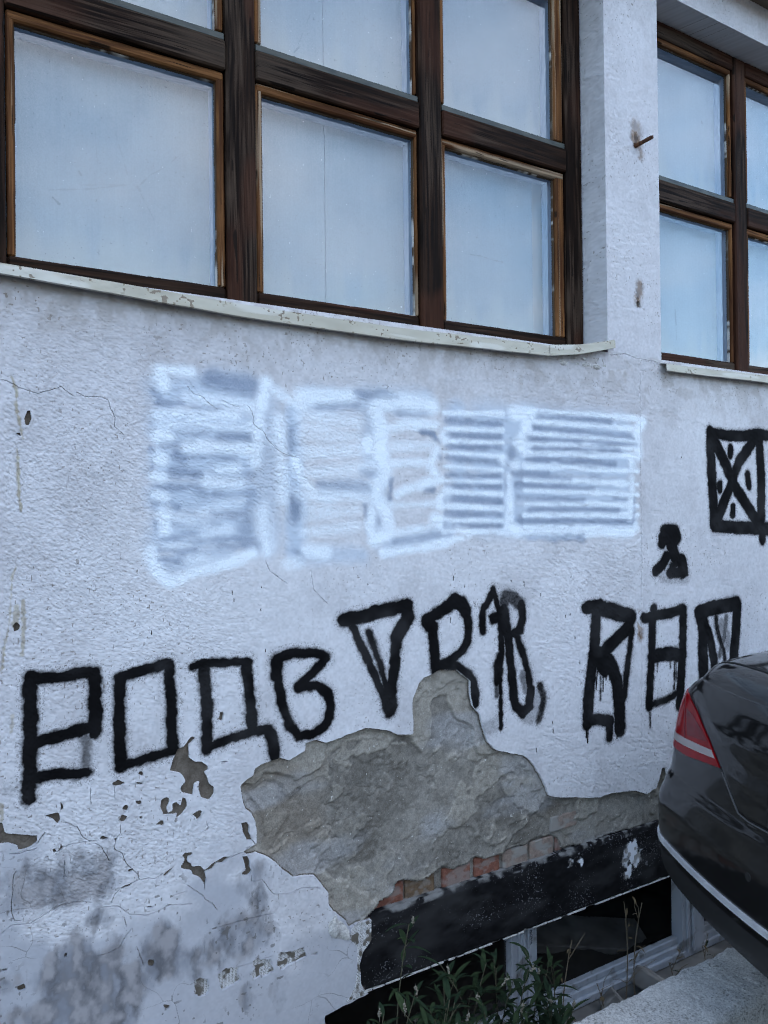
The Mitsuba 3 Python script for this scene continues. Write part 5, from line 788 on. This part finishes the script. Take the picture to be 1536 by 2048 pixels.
# wheel arches
WR, WF, WZ, RA = 1.04, 3.74, .325, .375
def snap(c):
    d = np.hypot(QX - c, Zr - WZ); m = (np.abs(QL) > .6) & (np.abs(d - RA) < .02); return m, d
V3 = np.stack([QX, QL, Zr], -1)
for c in (WR, WF):
    m, d = snap(c); k = np.where(m, RA / np.maximum(d, 1e-6), 1); V3[..., 0] = c + (V3[..., 0] - c) * k; V3[..., 2] = WZ + (V3[..., 2] - WZ) * k
nz, nt = Zr.shape; idx = np.arange(nz * nt).reshape(nz, nt); idn = np.concatenate([idx[:, 1:], idx[:, :1]], 1)
quads = np.stack([idx[:-1], idn[:-1], idn[1:], idx[1:]], -1)          # (nz-1, nt, 4)
Sc = (S[:-1] + S[1:]) / 2 + 0.5 * np.concatenate([np.diff(S, axis=1), np.zeros((nz, 1))], 1)[:-1]; Zc = (Zr[:-1] + Zr[1:]) / 2
Xc_ = V3[:-1, :, 0]; hole = np.zeros(Sc.shape, bool)
for c in (WR, WF): hole |= (np.abs(V3[:-1, :, 1]) > .6) & (np.hypot((V3[:-1, :, 0] + V3[1:, :, 0]) / 2 - c, (V3[:-1, :, 2] + V3[1:, :, 2]) / 2 - WZ) < RA - .001)
is_l = shapely.contains_xy(lamp_l, Sc, Zc); is_r = shapely.contains_xy(lamp_r, Sc, Zc); is_lid = shapely.contains_xy(lid_poly, Sc, Zc) & ~is_l & ~is_r
is_val = (Zc < .515) & ~hole
is_bump = (Zc < .80) & (V3[:-1, :, 0] < .62) & ~is_lid & ~is_l & ~is_r & ~is_val
VW = to_world(V3.reshape(-1, 3))
full_mesh = trimesh.Trimesh(VW, np.vstack([quads.reshape(-1, 4)[:, [0, 1, 2]], quads.reshape(-1, 4)[:, [0, 2, 3]]]), process=False)
_, _, NRM = meshkit.arrays(full_mesh, True)
if np.sum(NRM[idx[60, i0]][:2] * EF) > 0: quads = quads[..., ::-1]; NRM = -NRM
def panel(key, mask, bsdf, lift=0.0):
    q = quads[mask]; f = np.vstack([q[:, [0, 1, 2]], q[:, [0, 2, 3]]]); used, j = np.unique(f, return_inverse=True)
    path = meshkit.write_ply((VW[used] + lift * NRM[used], j.reshape(f.shape)), False, normals=NRM[used])
    scene[key] = {'type': 'ply', 'filename': path, 'face_normals': False, 'bsdf': {'type': 'ref', 'id': bsdf}}
    return key
panel(CAR + '__body', ~(is_l | is_r | is_lid | is_bump | is_val | hole), 'm_paint')
panel(CAR + '__bumper', is_bump, 'm_paint'); panel(CAR + '__valance', is_val, 'm_black_plastic'); panel(CAR + '__boot_lid', is_lid, 'm_paint')
# lamps: lens patches finer than the body grid
def patch(poly, lift, bsdf, key, n=0.004, thick=0.004):
    """a plate lying on the body, cut by a polygon in (arc length, height)"""
    p = polys(poly)[0]; b0 = p.bounds; V_, F_, n_ = [], [], 0
    for x in np.arange(b0[0], b0[2], .024):
        for y in np.arange(b0[1], b0[3], .03):
            for c in polys(p.intersection(sbox(x, y, x + .024, y + .03))):
                a, t = trimesh.creation.triangulate_polygon(c, engine='earcut'); V_.append(a); F_.append(t + n_); n_ += len(a)
    v = np.vstack(V_); mrg = trimesh.Trimesh(np.column_stack([v, 0 * v[:, 0]]), np.vstack(F_)); mrg.merge_vertices(digits_vertex=6); v, f = mrg.vertices[:, :2], mrg.faces
    fz = np.cross(mrg.vertices[f[:, 1]] - mrg.vertices[f[:, 0]], mrg.vertices[f[:, 2]] - mrg.vertices[f[:, 0]])[:, 2]; f = np.where((fz > 0)[:, None], f, f[:, ::-1])
    def at(s, z, up):
        zi = np.clip(np.interp(z, zl, np.arange(nz)), 0, nz - 1.001); a = zi.astype(int); w = (zi - a)[:, None]; out = [np.zeros((len(s), 3)), np.zeros((len(s), 3))]
        for h in (0, 1):
            for b in np.unique(a + h):
                m = a + h == b; g = lambda arr: np.interp(s[m], S[b], arr[b])
                out[h][m] = np.column_stack([g(RX) + g(NX) * up, g(RL) + g(NL) * up, np.full(m.sum(), zl[b])])
        return to_world(out[0] * (1 - w) + out[1] * w)
    F1 = at(v[:, 0], v[:, 1], lift); F0 = at(v[:, 0], v[:, 1], lift - thick)
    e = trimesh.Trimesh(np.column_stack([v, 0 * v[:, 0]]), f, process=False); be = e.edges[trimesh.grouping.group_rows(e.edges_sorted, require_count=1)]
    m = len(v); side = np.vstack([np.stack([be[:, 0], be[:, 1], be[:, 1] + m], 1), np.stack([be[:, 0], be[:, 1] + m, be[:, 0] + m], 1)])
    mesh = trimesh.Trimesh(np.vstack([F1, F0]), np.vstack([f, side]), process=False)
    fn = mesh.face_normals[:len(f)].mean(0)
    if fn @ np.array([-EF[0], -EF[1], 0]) < 0 and abs(fn[2]) < 2: mesh.invert()
    return add(key, mesh, bsdf, smooth=35)
flip = lambda P: Polygon([(-a, b) for a, b in P.exterior.coords])
for nm, g, st_, inn, lab in (('tail_lamp', lamp_l, strip_l, inner_l, 'red tail lamp nearest the wall'), ('tail_lamp', lamp_r, flip(strip_l), flip(inner_l), None)):
    k0 = patch(g.buffer(.0035), -0.0005, 'm_rubber', CAR + '__lamp_seal', thick=.006)
    k = patch(g.buffer(-.0015), 0.004, 'm_lamp_red', CAR + '__' + nm, thick=.008)
    if lab: tag(k, lab)
    patch(st_.intersection(g.buffer(-.005)), 0.0052, 'm_lamp_white', k + '__reflector_strip', thick=.002)
    patch(inn, 0.0050, 'm_lamp_dark', k + '__lens', thick=.0015)
    ln = LineString([(.76, 1.005), (.735, .97), (.712, .893)]).buffer(.0022) if g is lamp_l else LineString([(-.76, 1.005), (-.735, .97), (-.712, .893)]).buffer(.0022)
    patch(ln.intersection(g.buffer(-.004)), 0.0054, 'm_lamp_dark', k + '__lens_rib', thick=.002)
strip = sbox(-1.12, .536, 1.12, .554)
patch(strip, 0.006, 'm_chrome', CAR + '__chrome_strip', thick=.010)
patch(sbox(-.27, .815, .27, .915), 0.003, 'm_plate', CAR + '__licence_plate', thick=.004)
# shut line of the boot lid as a dark seam
for sg in (1, -1):
    ln = LineString([(sg * a, b) for a, b in lid_half[:7]]).buffer(.0016); patch(ln, -0.0035, 'm_rubber', CAR + '__lid_seam', thick=.001)
    ln = LineString([(sg * a, b) for a, b in lid_half[:6]]).buffer(.0011); patch(ln, 0.0045, 'm_edge_highlight', CAR + '__lid_edge_highlight', thick=.004)  # edge highlight of the lid, put in as a thin paler strip
# bumper sensor disc
patch(shapely.geometry.Point(.30, .655).buffer(.011, 8), 0.0015, 'm_black_plastic', CAR + '__parking_sensor', thick=.003)
# top: shoulders, boot deck, bonnet
s_ = np.array([1.0, .992, .975, .95, .92, .88, .83, .76, .66, .5, .3, .1, 0.0]); TX, TL = QX[-1], QL[-1]
PX = np.repeat(TX[None], len(s_), 0); PL = TL[None] * s_[:, None]
dpt = -hull(PX, PL, np.full_like(PX, 1.07)); dpt = np.maximum(dpt, 0)
rise = 0.016 * (1 - np.exp(-dpt / .012)) + 0.050 * (1 - np.exp(-dpt / .10)) + 0.055 * sm(.1, .75, PX) * sm(0, .03, dpt) - 0.14 * sm(2.9, 4.4, PX) * sm(0, .08, dpt) + .012 * sm(.0, .10, dpt) * np.exp(-((PX - .2) / .12) ** 2)
PZ = 1.07 + rise; PZ[0] = 1.07
TW = to_world(np.stack([PX, PL, PZ], -1).reshape(-1, 3)); ii = np.arange(len(s_) * nt).reshape(len(s_), nt); jn = np.concatenate([ii[:, 1:], ii[:, :1]], 1)
qd = np.stack([ii[:-1], jn[:-1], jn[1:], ii[1:]], -1).reshape(-1, 4)
tm_ = trimesh.Trimesh(TW, np.vstack([qd[:, [0, 1, 2]], qd[:, [0, 2, 3]]]), process=False)
if tm_.face_normals[:, 2].mean() < 0: tm_.invert()
add(CAR + '__deck', tm_, 'm_paint', smooth=55)
# shut line along the rear edge of the deck
q_ = np.array([(.215 + .16 * l * l, l) for l in np.linspace(-.62, .70, 60)]); dq = -hull(q_[:, 0], q_[:, 1], np.full(60, 1.07))
zq = 1.07 + 0.016 * (1 - np.exp(-dq / .012)) + 0.050 * (1 - np.exp(-dq / .10)) + 0.055 * sm(.1, .75, q_[:, 0]) * sm(0, .03, dq) + .012 * sm(.0, .10, dq) * np.exp(-((q_[:, 0] - .2) / .12) ** 2)
add(CAR + '__lid_seam', tube(to_world(np.column_stack([q_, zq])), .0035, 6), 'm_rubber')
# floor pan
mb = MB(); mb.raw(to_world(np.stack([QX[0] * .96 + .1, QL[0] * .97, np.full(nt, .24)], -1)).tolist() + to_world([[2.4, 0, .24]]).tolist(), [[(k + 1) % nt, k, nt] for k in range(nt)])
for c in (WR, WF):
    for sg in (1, -1):
        a = np.linspace(-.25, math.pi + .25, 20); ring = [(c + RA * math.cos(t), WZ + RA * math.sin(t)) for t in a]
        P = [[x, sg * y, z] for y in (.52, .885) for x, z in ring]; n_ = len(ring); mb.raw(to_world(P), [[k, k + 1, n_ + k + 1, n_ + k] for k in range(n_ - 1)])
        mb.raw(to_world([[x, sg * .52, z] for x, z in ring]), [[0, k, k + 1] for k in range(1, n_ - 1)])
add(CAR + '__underbody', mb.out(), 'm_black_plastic')
# cabin: rings from the belt line to the roof
def ring(t):
    xr = .62 + .95 * t ** 1.15; xf = 3.62 - 1.30 * t ** 1.05; w = .735 - .165 * t ** 1.3; z = 1.10 + .36 * t - .02 * t * t
    a = np.linspace(0, 2 * np.pi, 120, endpoint=False); c_, s2 = np.cos(a), np.sin(a); e = 2 / 5.5
    X = (xr + xf) / 2 - (xf - xr) / 2 * np.sign(c_) * np.abs(c_) ** e; l = w * np.sign(s2) * np.abs(s2) ** e
    X = X + .10 * (l / .7) ** 2 * (X < (xr + xf) / 2) - .16 * (l / .7) ** 2 * (X > (xr + xf) / 2)
    return np.stack([X, l, z + 0 * X], -1)
tt = np.concatenate([np.linspace(0, 1, 26)]); R = np.array([ring(t) for t in tt])
for k, (sc, dz) in enumerate([(.985, .012), (.95, .022), (.85, .034), (.6, .044), (.3, .048), (0.0, .049)]):
    r = ring(1.0); c = np.array([r[:, 0].mean(), 0]); r2 = r.copy(); r2[:, 0] = c[0] + (r[:, 0] - c[0]) * sc; r2[:, 1] = r[:, 1] * sc; r2[:, 2] += dz; R = np.concatenate([R, r2[None]])
na = R.shape[1]; ii = np.arange(R.shape[0] * na).reshape(R.shape[:2]); jn = np.concatenate([ii[:, 1:], ii[:, :1]], 1); qd = np.stack([ii[:-1], ii[1:], jn[1:], jn[:-1]], -1)
Rc = (R[:-1] + R[1:]) / 2; tr_ = np.concatenate([(tt[:-1] + tt[1:]) / 2, np.full(6, 2.0)])[:, None] + 0 * Rc[..., 0]
xr = .62 + .95 * tr_ ** 1.15; xf = 3.62 - 1.30 * tr_ ** 1.05; gl_ = (tr_ > .10) & (tr_ < .93); w_ = .735 - .165 * np.clip(tr_, 0, 1) ** 1.3
rear = gl_ & (Rc[..., 0] < xr + .14) & (np.abs(Rc[..., 1]) < w_ - .10); front = gl_ & (Rc[..., 0] > xf - .2) & (np.abs(Rc[..., 1]) < w_ - .08)
side = gl_ & (np.abs(Rc[..., 1]) > w_ - .03) & (Rc[..., 0] > xr + .42) & (Rc[..., 0] < xf - .28) & (np.abs(Rc[..., 0] - 2.12) > .04)
def cab(key, m, b, sub=None):
    q = qd[m]; me = trimesh.Trimesh(to_world(R.reshape(-1, 3)), np.vstack([q[:, [0, 1, 2]], q[:, [0, 2, 3]]]), process=False); me.remove_unreferenced_vertices(); return add(key, me, b, smooth=True)
cab(CAR + '__roof', ~(rear | front | side), 'm_paint'); cab(CAR + '__rear_window', rear, 'm_car_glass'); cab(CAR + '__windscreen', front, 'm_car_glass')
for sg in (1, -1):
    for a, b in ((0, 2.12), (2.12, 9)): cab(CAR + '__side_window', side & (Rc[..., 1] * sg > 0) & (Rc[..., 0] > a) & (Rc[..., 0] < b), 'm_car_glass')
# wheels
def wheel(c, sg):
    prof = [(.20, -.10), (.235, -.105), (.29, -.10), (.318, -.075), (.325, -.03), (.325, .03), (.318, .075), (.29, .10), (.235, .105), (.20, .10)]
    a = np.linspace(0, 2 * np.pi, 40, endpoint=False)
    V = np.array([[c + r * math.cos(t), sg * (.69 + w), WZ + r * math.sin(t)] for r, w in prof for t in a]); m = len(a); ii = np.arange(len(prof) * m).reshape(-1, m); jn = np.roll(ii, -1, 1)
    k = add(CAR + '__wheel', (to_world(V), np.stack([ii[:-1], jn[:-1], jn[1:], ii[1:]], -1).reshape(-1, 4)), 'm_tyre', smooth=40)
    mb = MB(); rim = [(.235, .085), (.222, .088), (.205, .06), (.20, -.06)]
    V = np.array([[c + r * math.cos(t), sg * (.69 + w), WZ + r * math.sin(t)] for r, w in rim for t in a]); ii = np.arange(len(rim) * m).reshape(-1, m); jn = np.roll(ii, -1, 1); mb.raw(to_world(V), np.stack([ii[:-1], jn[:-1], jn[1:], ii[1:]], -1).reshape(-1, 4))
    for j in range(5):
        t = j * 2 * np.pi / 5 + .3; d = np.array([math.cos(t), 0, math.sin(t)]); n_ = np.array([-math.sin(t), 0, math.cos(t)]); o = np.array([c, sg * .755, WZ]); P = []
        for r, w, h in ((.0, .035, .02), (.12, .026, .02), (.21, .038, .012)):
            for s in (-1, 1):
                for u_ in (0, -1): P.append(o + d * r + n_ * w * s + np.array([0, sg * (u_ * .03 + h - .01), 0]))
        mb.mesh(trimesh.convex.convex_hull(to_world(P)))
    add(k + '__rim', mb.out(), 'm_rim', smooth=30)
for c in (WR, WF):
    for sg in (1, -1): wheel(c, sg)
